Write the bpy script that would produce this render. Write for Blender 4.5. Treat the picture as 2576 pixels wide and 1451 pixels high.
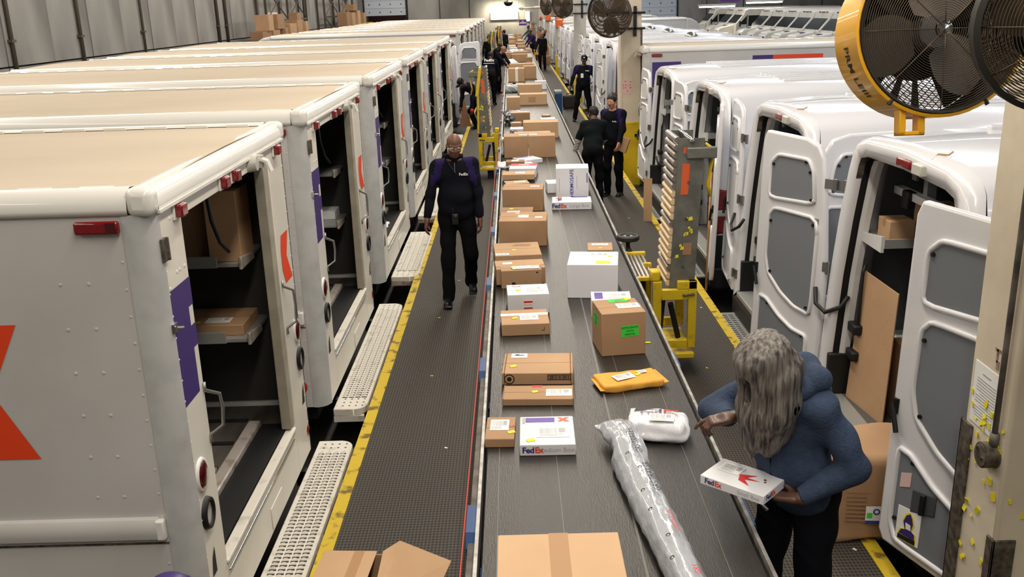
import bpy, bmesh, math, random
import numpy as np
from mathutils import Vector, Matrix
rnd = random.Random(7)
PI = math.pi
C = bpy.context.scene.collection
for o in list(bpy.data.objects): bpy.data.objects.remove(o)
sc = bpy.context.scene
# ---------------------------------------------------------------- camera
cam_d = bpy.data.cameras.new('camera'); cam = bpy.data.objects.new('camera', cam_d); C.objects.link(cam)
F_PX = 2350.0
cam_d.sensor_width = 36.0; cam_d.lens = F_PX/2576*36; cam_d.clip_start = 0.05; cam_d.clip_end = 400
def cam_axes(f, roll, u, v):
    y = Vector((u-1288.0, -(v-725.5), -f)).normalized()
    x = Vector((math.cos(roll), math.sin(roll), 0)); x = (x-y*x.dot(y)).normalized()
    return Matrix((x, y, x.cross(y)))          # rows: world axes seen from the camera
cam.matrix_world = Matrix.Translation((0, 0, 3.05)) @ cam_axes(F_PX, math.radians(1.75), 1283, 12).to_4x4()
sc.camera = cam
# ---------------------------------------------------------------- world, lamps, exposure
sc.view_settings.view_transform = 'Standard'; sc.view_settings.look = 'None'
sc.view_settings.gamma = 1.0; sc.view_settings.use_curve_mapping = False
sc.view_settings.exposure = 0.0
w = bpy.data.worlds.new('world'); sc.world = w; w.use_nodes = True
w.node_tree.nodes['Background'].inputs[0].default_value = (0.9, 0.95, 1.0, 1); w.node_tree.nodes['Background'].inputs[1].default_value = 0.03
def area(name, loc, sx, sy, power, col, rot=(0, 0, 0)):
    l = bpy.data.lights.new(name, 'AREA'); l.shape = 'RECTANGLE'; l.size = sx; l.size_y = sy; l.energy = power; l.color = col
    o = bpy.data.objects.new(name, l); C.objects.link(o); o.location = loc; o.rotation_euler = rot; return o
WARM = (1.0, 0.91, 0.78); COOL = (0.94, 0.96, 1.0)
area('strip_light_belt', (0.4, 37, 6.2), 0.5, 82, 3300, WARM)
area('strip_light_left', (-6.5, 37, 6.8), 0.6, 82, 2000, WARM)
area('strip_light_right', (7.0, 37, 6.8), 0.6, 82, 2100, COOL)
area('strip_light_far_right', (15.0, 45, 6.8), 0.6, 70, 1100, COOL)
area('wall_grazer_left', (-9.2, 37, 6.6), 0.4, 80, 1000, (1, .97, .92))
area('wall_wash_far', (-0.45, 71.3, 2.95), 2.0, 0.15, 150, (1, .86, .6), (math.radians(40), 0, 0))
# ---------------------------------------------------------------- materials
def lin(c): return tuple((x/255/12.92 if x/255 <= .04045 else ((x/255+.055)/1.055)**2.4) for x in c)
M = {}
def mat(name, col, rough=.6, metal=0., col2=None, scale=6., contrast=(.35, .65), bump=0., bscale=40., emit=None, alpha=None, trans=0., coat=0., stretch=None, spec=.5):
    m = bpy.data.materials.new(name); m.use_nodes = True; nt = m.node_tree; b = nt.nodes['Principled BSDF']
    b.inputs['Base Color'].default_value = (*lin(col), 1); b.inputs['Roughness'].default_value = rough; b.inputs['Metallic'].default_value = metal
    b.inputs['Coat Weight'].default_value = coat; b.inputs['Specular IOR Level'].default_value = spec
    if trans: b.inputs['Transmission Weight'].default_value = trans
    if alpha is not None: b.inputs['Alpha'].default_value = alpha
    if col2 or bump:
        tc = nt.nodes.new('ShaderNodeTexCoord'); mp = nt.nodes.new('ShaderNodeMapping'); nt.links.new(tc.outputs['Object'], mp.inputs[0])
        if stretch: mp.inputs['Scale'].default_value = stretch
    if col2:
        n = nt.nodes.new('ShaderNodeTexNoise'); n.inputs['Scale'].default_value = scale; n.inputs['Detail'].default_value = 6
        r = nt.nodes.new('ShaderNodeValToRGB'); r.color_ramp.elements[0].position = contrast[0]; r.color_ramp.elements[1].position = contrast[1]
        r.color_ramp.elements[0].color = (*lin(col), 1); r.color_ramp.elements[1].color = (*lin(col2), 1)
        nt.links.new(mp.outputs[0], n.inputs['Vector']); nt.links.new(n.outputs[0], r.inputs[0]); nt.links.new(r.outputs[0], b.inputs['Base Color'])
    if bump:
        n2 = nt.nodes.new('ShaderNodeTexNoise'); n2.inputs['Scale'].default_value = bscale; n2.inputs['Detail'].default_value = 4
        bp = nt.nodes.new('ShaderNodeBump'); bp.inputs['Strength'].default_value = bump; bp.inputs['Distance'].default_value = .02
        nt.links.new(mp.outputs[0], n2.inputs['Vector']); nt.links.new(n2.outputs[0], bp.inputs['Height']); nt.links.new(bp.outputs[0], b.inputs['Normal'])
    if emit: b.inputs['Emission Color'].default_value = (*lin(col), 1); b.inputs['Emission Strength'].default_value = emit
    M[name] = m; return m
# ---------------------------------------------------------------- mesh helpers
class MB:
    def __init__(s): s.v = []; s.f = []; s.m = []
    def add(s, vs, fs, mi=0):
        b = len(s.v); s.v += [tuple(p) for p in vs]; s.f += [tuple(i+b for i in f) for f in fs]; s.m += [mi]*len(fs); return s
    def box(s, x0, x1, y0, y1, z0, z1, mi=0, mx=None):
        vs = [(x, y, z) for z in (z0, z1) for y in (y0, y1) for x in (x0, x1)]
        if mx is not None: vs = [mx @ Vector(p) for p in vs]
        return s.add(vs, [(0, 2, 3, 1), (4, 5, 7, 6), (0, 1, 5, 4), (1, 3, 7, 5), (3, 2, 6, 7), (2, 0, 4, 6)], mi)
    def quad(s, a, b, c, d, mi=0): return s.add([a, b, c, d], [(0, 1, 2, 3)], mi)
    def poly(s, pts, mi=0): return s.add(pts, [tuple(range(len(pts)))], mi)
    def prism(s, pts, d, mi=0):            # pts: planar polygon (3D), d: extrusion vector
        n = len(pts); d = Vector(d); a = [Vector(p) for p in pts]; b = [p+d for p in a]
        nrm = Vector((0, 0, 0))
        for i in range(n): nrm += a[i].cross(a[(i+1) % n])
        if nrm.dot(d) > 0: a.reverse(); b.reverse()
        return s.add(a+b, [tuple(range(n)), tuple(range(2*n-1, n-1, -1))]+[(i+n, (i+1) % n+n, (i+1) % n, i) for i in range(n)], mi)
    def cyl(s, p0, p1, r0, r1=None, n=12, mi=0, cap=True):
        r1 = r0 if r1 is None else r1; p0 = Vector(p0); p1 = Vector(p1); ax = (p1-p0).normalized()
        t = Vector((0, 0, 1)) if abs(ax.z) < .9 else Vector((1, 0, 0)); u = ax.cross(t).normalized(); v = ax.cross(u)
        vs = [p+(u*math.cos(2*PI*i/n)+v*math.sin(2*PI*i/n))*r for p, r in ((p0, r0), (p1, r1)) for i in range(n)]
        fs = [(i, i+n, (i+1) % n+n, (i+1) % n) for i in range(n)]
        if cap: fs += [tuple(range(n)), tuple(range(2*n-1, n-1, -1))]
        return s.add(vs, fs, mi)
    def tube(s, pts, r, n=8, mi=0):
        pts = [Vector(p) for p in pts]; vs = []; fs = []; up = None
        for i, p in enumerate(pts):
            d = (pts[min(i+1, len(pts)-1)]-pts[max(i-1, 0)]).normalized()
            if up is None: up = Vector((0, 0, 1)) if abs(d.z) < .9 else Vector((1, 0, 0))
            u = d.cross(up).normalized(); v = u.cross(d); up = v
            rr = r[i] if isinstance(r, (list, tuple)) else r
            vs += [p+(u*math.cos(2*PI*k/n)+v*math.sin(2*PI*k/n))*rr for k in range(n)]
        for i in range(len(pts)-1): fs += [(i*n+k, i*n+(k+1) % n, (i+1)*n+(k+1) % n, (i+1)*n+k) for k in range(n)]
        fs += [tuple(range(n-1, -1, -1)), tuple(range((len(pts)-1)*n, len(pts)*n))]
        return s.add(vs, fs, mi)
    def lathe(s, prof, n=24, mx=None, mi=0, a0=0., a1=2*PI):   # prof: (r,z) list, around z
        vs = []; full = abs(a1-a0-2*PI) < 1e-6; k = n if full else n+1
        for r, z in prof:
            for i in range(k): a = a0+(a1-a0)*i/n; vs.append(Vector((r*math.cos(a), r*math.sin(a), z)))
        if mx is not None: vs = [mx @ p for p in vs]
        fs = []
        for j in range(len(prof)-1):
            for i in range(n): i2 = (i+1) % k; fs.append((j*k+i, j*k+i2, (j+1)*k+i2, (j+1)*k+i))
        return s.add(vs, fs, mi)
    def loft(s, secs, mi=0, close=False, cap=False):
        k = len(secs[0]); vs = [p for q in secs for p in q]; fs = []
        for j in range(len(secs)-1):
            for i in range(k if close else k-1): i2 = (i+1) % k; fs.append((j*k+i, j*k+i2, (j+1)*k+i2, (j+1)*k+i))
        if cap: fs += [tuple(range(k-1, -1, -1)), tuple(range((len(secs)-1)*k, len(secs)*k))]
        return s.add(vs, fs, mi)
    def dome(s, c, r, h, ax='z', n=6, mi=0):
        c = Vector(c); A = {'x': (Vector((0, 1, 0)), Vector((0, 0, 1)), Vector((1, 0, 0))), 'y': (Vector((0, 0, 1)), Vector((1, 0, 0)), Vector((0, 1, 0))), 'z': (Vector((1, 0, 0)), Vector((0, 1, 0)), Vector((0, 0, 1)))}[ax]
        vs = [c+(A[0]*math.cos(2*PI*i/n)+A[1]*math.sin(2*PI*i/n))*r for i in range(n)]+[c+A[2]*h]
        return s.add(vs, [(i, (i+1) % n, n) for i in range(n)], mi)
    def mesh(s, name, mats, smooth=False):
        me = bpy.data.meshes.new(name); me.from_pydata(s.v, [], s.f)
        for m in (mats if isinstance(mats, (list, tuple)) else [mats]): me.materials.append(M[m] if isinstance(m, str) else m)
        if any(s.m): me.polygons.foreach_set('material_index', s.m)
        if smooth: me.polygons.foreach_set('use_smooth', [True]*len(s.f))
        me.update(); return me
def link(name, me, parent=None, **kw):
    o = bpy.data.objects.new(name, me); C.objects.link(o)
    if parent: o.parent = parent
    for k, v in kw.items(): o[k] = v
    return o
def part(name, mb, mats, parent=None, smooth=False, bevel=0, seg=2, auto=False, **kw):
    me = mb.mesh(name, mats, smooth or bevel > 0 or auto)
    o = link(name, me, parent, **kw)
    if bevel:
        b = o.modifiers.new('bevel', 'BEVEL'); b.width = bevel; b.segments = seg; b.limit_method = 'ANGLE'; b.angle_limit = math.radians(40)
    if bevel or auto:                       # keep flat faces flat
        bm = bmesh.new(); bm.from_mesh(me)
        for e in bm.edges:
            if len(e.link_faces) == 2 and e.calc_face_angle(0) > math.radians(38): e.smooth = False
        bm.to_mesh(me); bm.free()
    if bevel: b.harden_normals = False
    return o
def thing(name, label, cat, loc=(0, 0, 0), rz=0., group=None):
    o = bpy.data.objects.new(name, None); C.objects.link(o); o.empty_display_size = .1
    o.location = loc; o.rotation_euler = (0, 0, rz); o['label'] = label; o['category'] = cat
    if group: o['group'] = group
    return o
def tag(o, label, cat, group=None):
    o['label'] = label; o['category'] = cat
    if group: o['group'] = group
    return o
def dup(root, loc, rz=None, label=None, group=None, scale=None, skip=()):
    r = root.copy(); C.objects.link(r); r.location = loc
    if rz is not None: r.rotation_euler = (0, 0, rz)
    if scale: r.scale = scale
    if label: r['label'] = label
    if group: r['group'] = group
    def rec(src, dst):
        for ch in src.children:
            if ch.name.split('.')[0] in skip: continue
            c = ch.copy(); C.objects.link(c); c.parent = dst; rec(ch, c)
    rec(root, r); return r
def text_mesh(txt, size, mx, mats, bold=0.0, depth=0., align='CENTER', spacing=1., vs=1.):
    cu = bpy.data.curves.new('txt', 'FONT'); cu.body = txt; cu.size = size; cu.align_x = align; cu.align_y = 'CENTER'; cu.offset = bold*size; cu.space_character = spacing; cu.space_line = .9; cu.resolution_u = 2; cu.extrude = depth
    o = bpy.data.objects.new('txt', cu); C.objects.link(o)
    me = bpy.data.meshes.new_from_object(o.evaluated_get(bpy.context.evaluated_depsgraph_get()))
    bpy.data.objects.remove(o); bpy.data.curves.remove(cu)
    me.transform(mx @ Matrix.Diagonal((1, vs, 1, 1))); me.materials.clear(); me.materials.append(M[mats]); return me
def frame(o, x, y):         # matrix with origin o, x axis along x, y axis along y, z = x cross y
    x = Vector(x).normalized(); y = Vector(y).normalized(); z = x.cross(y)
    m = Matrix.Identity(4)
    for i in range(3): m[i][0] = x[i]; m[i][1] = y[i]; m[i][2] = z[i]; m[i][3] = o[i]
    return m
def text(name, txt, size, mx, mats, parent, **kw): return link(name, text_mesh(txt, size, mx, mats, **kw), parent)
def logo(size, mx, parent, name='printed_logo', bold=.03, c1='decal_purple', c2='decal_orange', word=('Fed', 'Ex')):
    """the two coloured halves of the printed word, one object with two materials"""
    a = text_mesh(word[0], size, Matrix.Identity(4), c1, bold=bold, align='RIGHT', spacing=.93); b = text_mesh(word[1], size, Matrix.Identity(4), c2, bold=bold, align='LEFT', spacing=.93)
    mb = MB()
    for k, me in enumerate((a, b)):
        dx = -.02*size if k == 0 else .03*size
        mb.add([mx @ (v.co+Vector((dx, 0, 0))) for v in me.vertices], [tuple(p.vertices) for p in me.polygons], k)
    return part(name, mb, [c1, c2], parent)
# ---------------------------------------------------------------- smooth solids: blended distance fields meshed with surface nets
class SDF:
    """a list of blended primitives; mesh() polygonises them into one continuous surface"""
    def __init__(s, k=.03): s.p = []; s.k = k
    def cap(s, a, b, ra, rb=None, k=None, mi=0): s.p.append(('c', np.array(a, float), np.array(b, float), ra, ra if rb is None else rb, s.k if k is None else k, mi)); return s
    def chain(s, pts, rs, k=None, mi=0):
        for i in range(len(pts)-1): s.cap(pts[i], pts[i+1], rs[i], rs[i+1], k, mi)
        return s
    def ell(s, c, r, R=None, k=None, mi=0): s.p.append(('e', np.array(c, float), np.array(r, float), np.eye(3) if R is None else np.array(R), None, s.k if k is None else k, mi)); return s
    def rbox(s, c, hs, r, R=None, k=None, mi=0): s.p.append(('b', np.array(c, float), np.array(hs, float), np.eye(3) if R is None else np.array(R), r, s.k if k is None else k, mi)); return s
    def cut(s, c, n, k=.004): s.p.append(('h', np.array(c, float), np.array(n, float)/np.linalg.norm(n), None, None, k, 0)); return s   # removes the side the normal points to
    def sub(s, c, r, R=None, k=.01): s.p.append(('s', np.array(c, float), np.array(r, float), np.eye(3) if R is None else np.array(R), None, k, 0)); return s
    def paint(s, a, b, ra, rb, mi): s.p.append(('p', np.array(a, float), np.array(b, float), ra, rb, .0, mi)); return s   # colours the surface near a segment
    def dist(s, p, X):
        t = p[0]
        if t in 'cp':
            a, b = p[1], p[2]; d = b-a; L = float(d@d)+1e-12; h = np.clip(((X-a)@d)/L, 0, 1)
            return np.linalg.norm(X-a-h[..., None]*d, axis=-1)-(p[3]+(p[4]-p[3])*h)
        if t in 'es':
            q = (X-p[1])@p[3]; k0 = np.linalg.norm(q/p[2], axis=-1); k1 = np.linalg.norm(q/(p[2]**2), axis=-1)+1e-9; return k0*(k0-1)/k1
        if t == 'b':
            q = np.abs((X-p[1])@p[3])-(p[2]-p[4]); return np.linalg.norm(np.maximum(q, 0), axis=-1)+np.minimum(q.max(-1), 0)-p[4]
        if t == 'h': return (X-p[1])@p[2]
    def bounds(s, p, m):
        t = p[0]
        if t in 'cp': r = max(p[3], p[4])+m; return np.minimum(p[1], p[2])-r, np.maximum(p[1], p[2])+r
        if t == 'h': return None
        r = float(np.max(p[2])) if t in 'es' else float(np.linalg.norm(p[2])); ex = np.abs(p[3])@p[2]+m; return p[1]-ex, p[1]+ex
    def mesh(s, h=.01, noise=None):
        lo = np.min([s.bounds(p, .0)[0] for p in s.p if p[0] in 'ceb'], axis=0)-2*h; hi = np.max([s.bounds(p, .0)[1] for p in s.p if p[0] in 'ceb'], axis=0)+2*h
        n = np.ceil((hi-lo)/h).astype(int)+1
        F = np.full(n, .2, np.float32); G = np.zeros(n, np.int8); best = np.full(n, 9., np.float32)
        ax = [lo[i]+h*np.arange(n[i]) for i in range(3)]
        for p in s.p:
            bb = s.bounds(p, p[5]*1.2+3*h)
            if bb is None: a = np.zeros(3, int); b = n
            else: a = np.clip(np.floor((bb[0]-lo)/h).astype(int), 0, n-1); b = np.clip(np.ceil((bb[1]-lo)/h).astype(int)+1, 1, n)
            sl = tuple(slice(a[i], b[i]) for i in range(3))
            X = np.stack(np.meshgrid(*[ax[i][sl[i]] for i in range(3)], indexing='ij'), -1)
            D = s.dist(p, X).astype(np.float32); f = F[sl]; k = p[5]
            if p[0] == 'p': G[sl][D < 0] = p[6]
            elif p[0] in 'ceb':
                g = G[sl]; bs = best[sl]; u = D < bs; g[u] = p[6]; bs[u] = D[u]
                hh = np.maximum(k-np.abs(f-D), 0)/max(k, 1e-6); F[sl] = np.minimum(f, D)-hh*hh*k*.25
            else:
                if p[0] == 's': D = -D
                hh = np.maximum(k-np.abs(f-D), 0)/max(k, 1e-6); F[sl] = np.maximum(f, D)+hh*hh*k*.25
        if noise is not None:
            X = np.stack(np.meshgrid(*ax, indexing='ij'), -1); F += noise(X).astype(np.float32)
        I = F < 0
        c = [(i, j, k) for i in (0, 1) for j in (0, 1) for k in (0, 1)]
        sh = lambda A, o: A[o[0]:A.shape[0]-1+o[0], o[1]:A.shape[1]-1+o[1], o[2]:A.shape[2]-1+o[2]]
        cnt = sum(sh(I, o).astype(np.int8) for o in c); act = (cnt > 0) & (cnt < 8)
        idx = np.argwhere(act); vid = np.full(act.shape, -1, np.int64); vid[act] = np.arange(len(idx))
        P = np.zeros((len(idx), 3)); W = np.zeros(len(idx))
        vals = {o: sh(F, o)[act] for o in c}
        for o in c:
            for a in range(3):
                if o[a]: continue
                q = list(o); q[a] = 1; q = tuple(q); f0 = vals[o]; f1 = vals[q]; x = (f0 < 0) != (f1 < 0)
                t = np.where(x, f0/np.where(x, f0-f1, 1), 0); pt = np.tile(np.array(o, float), (len(idx), 1)); pt[:, a] = t
                P += pt*x[:, None]; W += x
        V = lo+h*(idx+P/W[:, None])
        faces = []
        for a in range(3):
            b, d = (a+1) % 3, (a+2) % 3
            s0 = [slice(1, -1)]*3; s0[a] = slice(0, -1); s1 = list(s0); s1[a] = slice(1, None)
            A = I[tuple(s0)]; B = I[tuple(s1)]; e = np.argwhere(A != B)
            if not len(e): continue
            fl = A[tuple(e.T)]; base = e.copy(); base[:, b] += 1; base[:, d] += 1
            def vv(db, dd):
                q = base.copy(); q[:, b] -= db; q[:, d] -= dd; return vid[tuple(q.T)]
            Q = np.stack([vv(1, 1), vv(0, 1), vv(0, 0), vv(1, 0)], 1); Q[~fl] = Q[~fl][:, ::-1]; faces.append(Q)
        Fc = np.concatenate(faces); gi = np.clip(np.round((V-lo)/h).astype(int), 0, n-1); s.vm = G[tuple(gi.T)]
        return V, Fc
def sdf_part(name, items, mats, parent=None, smooth_it=1, **kw):
    """items: list of (SDF, cell size) joined in one mesh"""
    vs = []; fs = []; ms = []; b = 0
    for it in items:
        V, Q = it[0].mesh(it[1], *(it[2:3])); vs.append(V); fs.append(Q+b); ms.append(it[0].vm[Q[:, 0]]); b += len(V)
    V = np.concatenate(vs); Q = np.concatenate(fs); mi = np.concatenate(ms)
    me = bpy.data.meshes.new(name); me.vertices.add(len(V)); me.vertices.foreach_set('co', V.astype(np.float32).ravel())
    me.loops.add(Q.size); me.loops.foreach_set('vertex_index', Q.astype(np.int32).ravel()); me.polygons.add(len(Q))
    me.polygons.foreach_set('loop_start', np.arange(0, Q.size, 4, dtype=np.int32)); me.polygons.foreach_set('loop_total', np.full(len(Q), 4, np.int32))
    for m in (mats if isinstance(mats, (list, tuple)) else [mats]): me.materials.append(M[m])
    me.polygons.foreach_set('material_index', mi.astype(np.int32)); me.polygons.foreach_set('use_smooth', np.ones(len(Q), bool))
    me.update(calc_edges=True); me.validate()
    return link(name, me, parent, **kw)
# ---------------------------------------------------------------- materials of the place
mat('concrete_wall', (112, 110, 106), .9, col2=(164, 162, 158), scale=.6, contrast=(.3, .7), bump=.15, bscale=8, stretch=(1, 1, .35))
mat('concrete_dark', (95, 93, 90), .9)
mat('floor_dark', (52, 50, 48), .8, col2=(38, 37, 36), scale=3, bump=.2)
mat('ceiling_grey', (150, 148, 145), .9)
mat('joint_dark', (58, 54, 50), .9)
mat('belt_rubber', (46, 42, 38), .42, col2=(36, 33, 31), scale=5, contrast=(.3, .7), bump=.12, bscale=220, stretch=(1, .12, 1))
mat('belt_seam', (104, 102, 98), .5)
mat('rail_steel', (186, 184, 180), .4, .3, col2=(140, 136, 130), scale=14)
mat('frame_grey', (120, 116, 108), .6, .3, col2=(78, 72, 66), scale=9)
mat('frame_black', (22, 22, 22), .7)
mat('support_blue', (28, 72, 128), .5)
mat('cord_red', (196, 72, 62), .6)
mat('yellow_paint', (214, 184, 42), .6, col2=(120, 100, 40), scale=9, contrast=(.53, .64), bump=.2, bscale=30)
mat('yellow_guard', (212, 178, 20), .5, col2=(176, 146, 30), scale=4, contrast=(.45, .75))
mat('yellow_steel', (216, 186, 32), .45, col2=(150, 124, 40), scale=12, contrast=(.55, .75))
mat('truck_white', (226, 222, 210), .42, col2=(214, 208, 196), scale=2.2, contrast=(.4, .75), coat=.15)
mat('truck_side', (204, 202, 200), .4, col2=(192, 189, 186), scale=1.2, coat=.15)
mat('truck_post', (190, 191, 190), .45, col2=(176, 177, 176), scale=7, contrast=(.45, .7))
mat('truck_roof', (198, 184, 164), .8, col2=(186, 172, 152), scale=1.3, contrast=(.35, .7), stretch=(.35, 1, 1))
mat('truck_cap', (230, 228, 222), .3, coat=.3)
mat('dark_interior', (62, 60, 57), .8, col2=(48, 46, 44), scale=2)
mat('truck_floor', (110, 104, 96), .6, .35, col2=(62, 58, 54), scale=5, stretch=(1, .2, 1))
mat('sill_metal', (208, 198, 188), .35, .45, col2=(140, 130, 120), scale=10, contrast=(.5, .75))
mat('jamb_beige', (168, 162, 146), .6, col2=(148, 142, 126), scale=6)
mat('step_paint', (216, 211, 200), .6, col2=(150, 140, 126), scale=9, contrast=(.55, .8))
mat('step_dark', (48, 46, 44), .7)
mat('rust', (112, 70, 44), .9, col2=(176, 160, 140), scale=16)
mat('step_grey', (150, 152, 150), .5, .4)
mat('red_lens', (122, 14, 20), .18, coat=.6)
mat('dark_lens', (74, 10, 16), .2, coat=.6)
mat('lamp_glass', (196, 194, 186), .2)
mat('chrome', (222, 222, 222), .18, 1.)
mat('steel', (165, 165, 163), .35, .9)
mat('rubber', (26, 26, 27), .6)
mat('black', (14, 14, 15), .55)
mat('ink_purple', (88, 58, 160), .5)
mat('ink_orange', (238, 76, 30), .5)
mat('ink_grey', (176, 176, 178), .6)
mat('ink_black', (24, 24, 26), .6)
mat('ink_red', (206, 40, 44), .6)
mat('ink_blue', (44, 62, 150), .6)
mat('ink_white', (240, 240, 240), .6)
mat('decal_purple', (62, 44, 112), .4)
mat('decal_orange', (236, 72, 34), .4)
mat('van_white', (222, 222, 226), .22, coat=.5)
mat('van_inner', (216, 216, 216), .35, coat=.2)
mat('van_grey', (118, 122, 128), .75)
mat('van_lining', (80, 83, 88), .8)
mat('van_dark', (64, 66, 68), .85)
mat('van_floor', (84, 82, 78), .8)
mat('shelf_metal', (172, 174, 172), .45, .5)
mat('pillar_paint', (222, 210, 188), .6, col2=(204, 190, 168), scale=2.5, contrast=(.4, .75), bump=.08, bscale=14)
mat('pillar_grey', (200, 196, 188), .65, col2=(186, 180, 170), scale=2.5, bump=.08, bscale=14)
mat('worn_steel', (120, 112, 100), .6, .5, col2=(70, 62, 54), scale=26)
mat('fan_yellow', (238, 176, 30), .35, coat=.4)
mat('fan_black', (34, 31, 29), .6)
mat('fan_wire', (104, 92, 76), .45, .7)
mat('fan_dusty', (96, 80, 64), .7, .2, col2=(62, 54, 46), scale=9)
mat('fan_blade', (120, 112, 104), .5, .5)
mat('card_a', (190, 154, 118), .8, col2=(182, 146, 110), scale=3, bump=.05, bscale=60)
mat('card_b', (178, 142, 107), .8, col2=(170, 134, 100), scale=3)
mat('card_c', (164, 128, 96), .8, col2=(154, 119, 88), scale=3)
mat('card_d', (200, 165, 128), .8, col2=(193, 158, 121), scale=3)
mat('card_inner', (150, 112, 78), .85)
mat('card_edge', (120, 84, 54), .85)
mat('card_white', (226, 226, 230), .6)
mat('tape_clear', (170, 132, 94), .5, spec=.2)
mat('tape_white', (232, 232, 228), .4)
mat('paper', (238, 238, 234), .7)
mat('paper_pink', (224, 190, 186), .7)
mat('sticker_yellow', (236, 222, 40), .6)
mat('sticker_green', (60, 214, 66), .6)
mat('sticker_orange', (214, 92, 44), .6)
mat('poly_white', (226, 226, 232), .35, coat=.3, bump=.3, bscale=18)
mat('poly_grey', (150, 158, 162), .4, coat=.3, bump=.3, bscale=12)
mat('poly_dark', (88, 92, 96), .4, coat=.3, bump=.3, bscale=12)
mat('envelope_kraft', (226, 164, 62), .7, bump=.2, bscale=30)
mat('plastic_film', (176, 180, 188), .22, coat=.7, bump=.6, bscale=14, stretch=(1, .5, 1))
mat('roller_steel', (186, 178, 168), .3, .9)
mat('roller_plastic', (222, 196, 158), .5)
mat('galvanised', (128, 128, 122), .55, .5, col2=(104, 104, 98), scale=8)
mat('glass_dark', (24, 32, 34), .25, spec=.3)
mat('orange_box', (226, 104, 40), .5)
mat('red_gloss', (200, 36, 34), .35)
mat('sign_purple', (84, 52, 120), .5)
mat('door_white', (196, 204, 214), .5)
mat('door_maroon', (70, 34, 36), .7)
mat('rack_steel', (84, 76, 66), .6, .4)
mat('wood', (178, 132, 82), .6, col2=(150, 106, 62), scale=10, stretch=(6, 6, .4))
mat('lamp_glow', (255, 244, 222), .5, emit=14.)
mat('wash_glow', (255, 240, 205), .5, emit=5.)
# people
mat('skin_dark', (84, 56, 42), .5, coat=.08)
mat('skin_brown', (110, 72, 53), .5)
mat('skin_light', (186, 132, 104), .5)
mat('eye_white', (220, 214, 206), .3)
mat('eye_dark', (20, 16, 14), .2)
mat('lip', (112, 64, 58), .5)
mat('hair_black', (22, 20, 20), .6)
mat('hair_grey', (132, 125, 118), .5, col2=(50, 46, 44), scale=34, contrast=(.36, .64), stretch=(2, 2, .1), bump=.3, bscale=70)
mat('hair_blond', (150, 118, 76), .6)
mat('navy', (15, 16, 25), .9, spec=.15, bump=.15, bscale=30)
mat('navy_purple', (38, 27, 74), .9, spec=.15)
mat('trouser_black', (11, 11, 14), .9, spec=.15, bump=.15, bscale=20)
mat('trouser_navy', (15, 17, 25), .9, spec=.15)
mat('tee_dark', (14, 20, 22), .9, spec=.15)
mat('sleeve_grey', (150, 148, 146), .8, bump=.4, bscale=30)
mat('hoodie_blue', (50, 66, 92), .9, col2=(42, 56, 80), scale=30, bump=.3, bscale=90)
mat('shoe_black', (16, 15, 15), .45)
mat('nail_red', (190, 40, 56), .3)
mat('khaki', (138, 126, 100), .8)
mat('lilac', (150, 140, 178), .8)
mat('green_jacket', (38, 62, 56), .8)
mat('glasses', (196, 190, 176), .25, .6)
mat('reflective', (190, 194, 196), .4, .3)
mat('white_cloth', (210, 208, 214), .8)
# perforated walkway mat: rows of small pits
def pit_mat(name, c1, c2, sx, sy, rough=.7):
    m = bpy.data.materials.new(name); m.use_nodes = True; nt = m.node_tree; b = nt.nodes['Principled BSDF']; b.inputs['Roughness'].default_value = rough
    tc = nt.nodes.new('ShaderNodeTexCoord'); sp = nt.nodes.new('ShaderNodeSeparateXYZ'); nt.links.new(tc.outputs['Object'], sp.inputs[0])
    def wave(sock, s):
        a = nt.nodes.new('ShaderNodeMath'); a.operation = 'MULTIPLY'; a.inputs[1].default_value = s*2*PI; nt.links.new(sock, a.inputs[0])
        c = nt.nodes.new('ShaderNodeMath'); c.operation = 'SINE'; nt.links.new(a.outputs[0], c.inputs[0]); return c
    wx = wave(sp.outputs[0], sx); wy = wave(sp.outputs[1], sy)
    mu = nt.nodes.new('ShaderNodeMath'); mu.operation = 'ADD'; nt.links.new(wx.outputs[0], mu.inputs[0]); nt.links.new(wy.outputs[0], mu.inputs[1])
    r = nt.nodes.new('ShaderNodeMapRange'); r.inputs[1].default_value = -.2; r.inputs[2].default_value = 1.2; nt.links.new(mu.outputs[0], r.inputs[0])
    mx = nt.nodes.new('ShaderNodeMix'); mx.data_type = 'RGBA'; mx.inputs[6].default_value = (*lin(c1), 1); mx.inputs[7].default_value = (*lin(c2), 1)
    nt.links.new(r.outputs[0], mx.inputs[0]); nt.links.new(mx.outputs[2], b.inputs['Base Color'])
    bp = nt.nodes.new('ShaderNodeBump'); bp.inputs['Strength'].default_value = .5; bp.inputs['Distance'].default_value = .006; bp.invert = True
    nt.links.new(r.outputs[0], bp.inputs['Height']); nt.links.new(bp.outputs[0], b.inputs['Normal']); M[name] = m
pit_mat('walk_mat', (78, 73, 67), (30, 28, 27), 46, 34)
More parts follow.
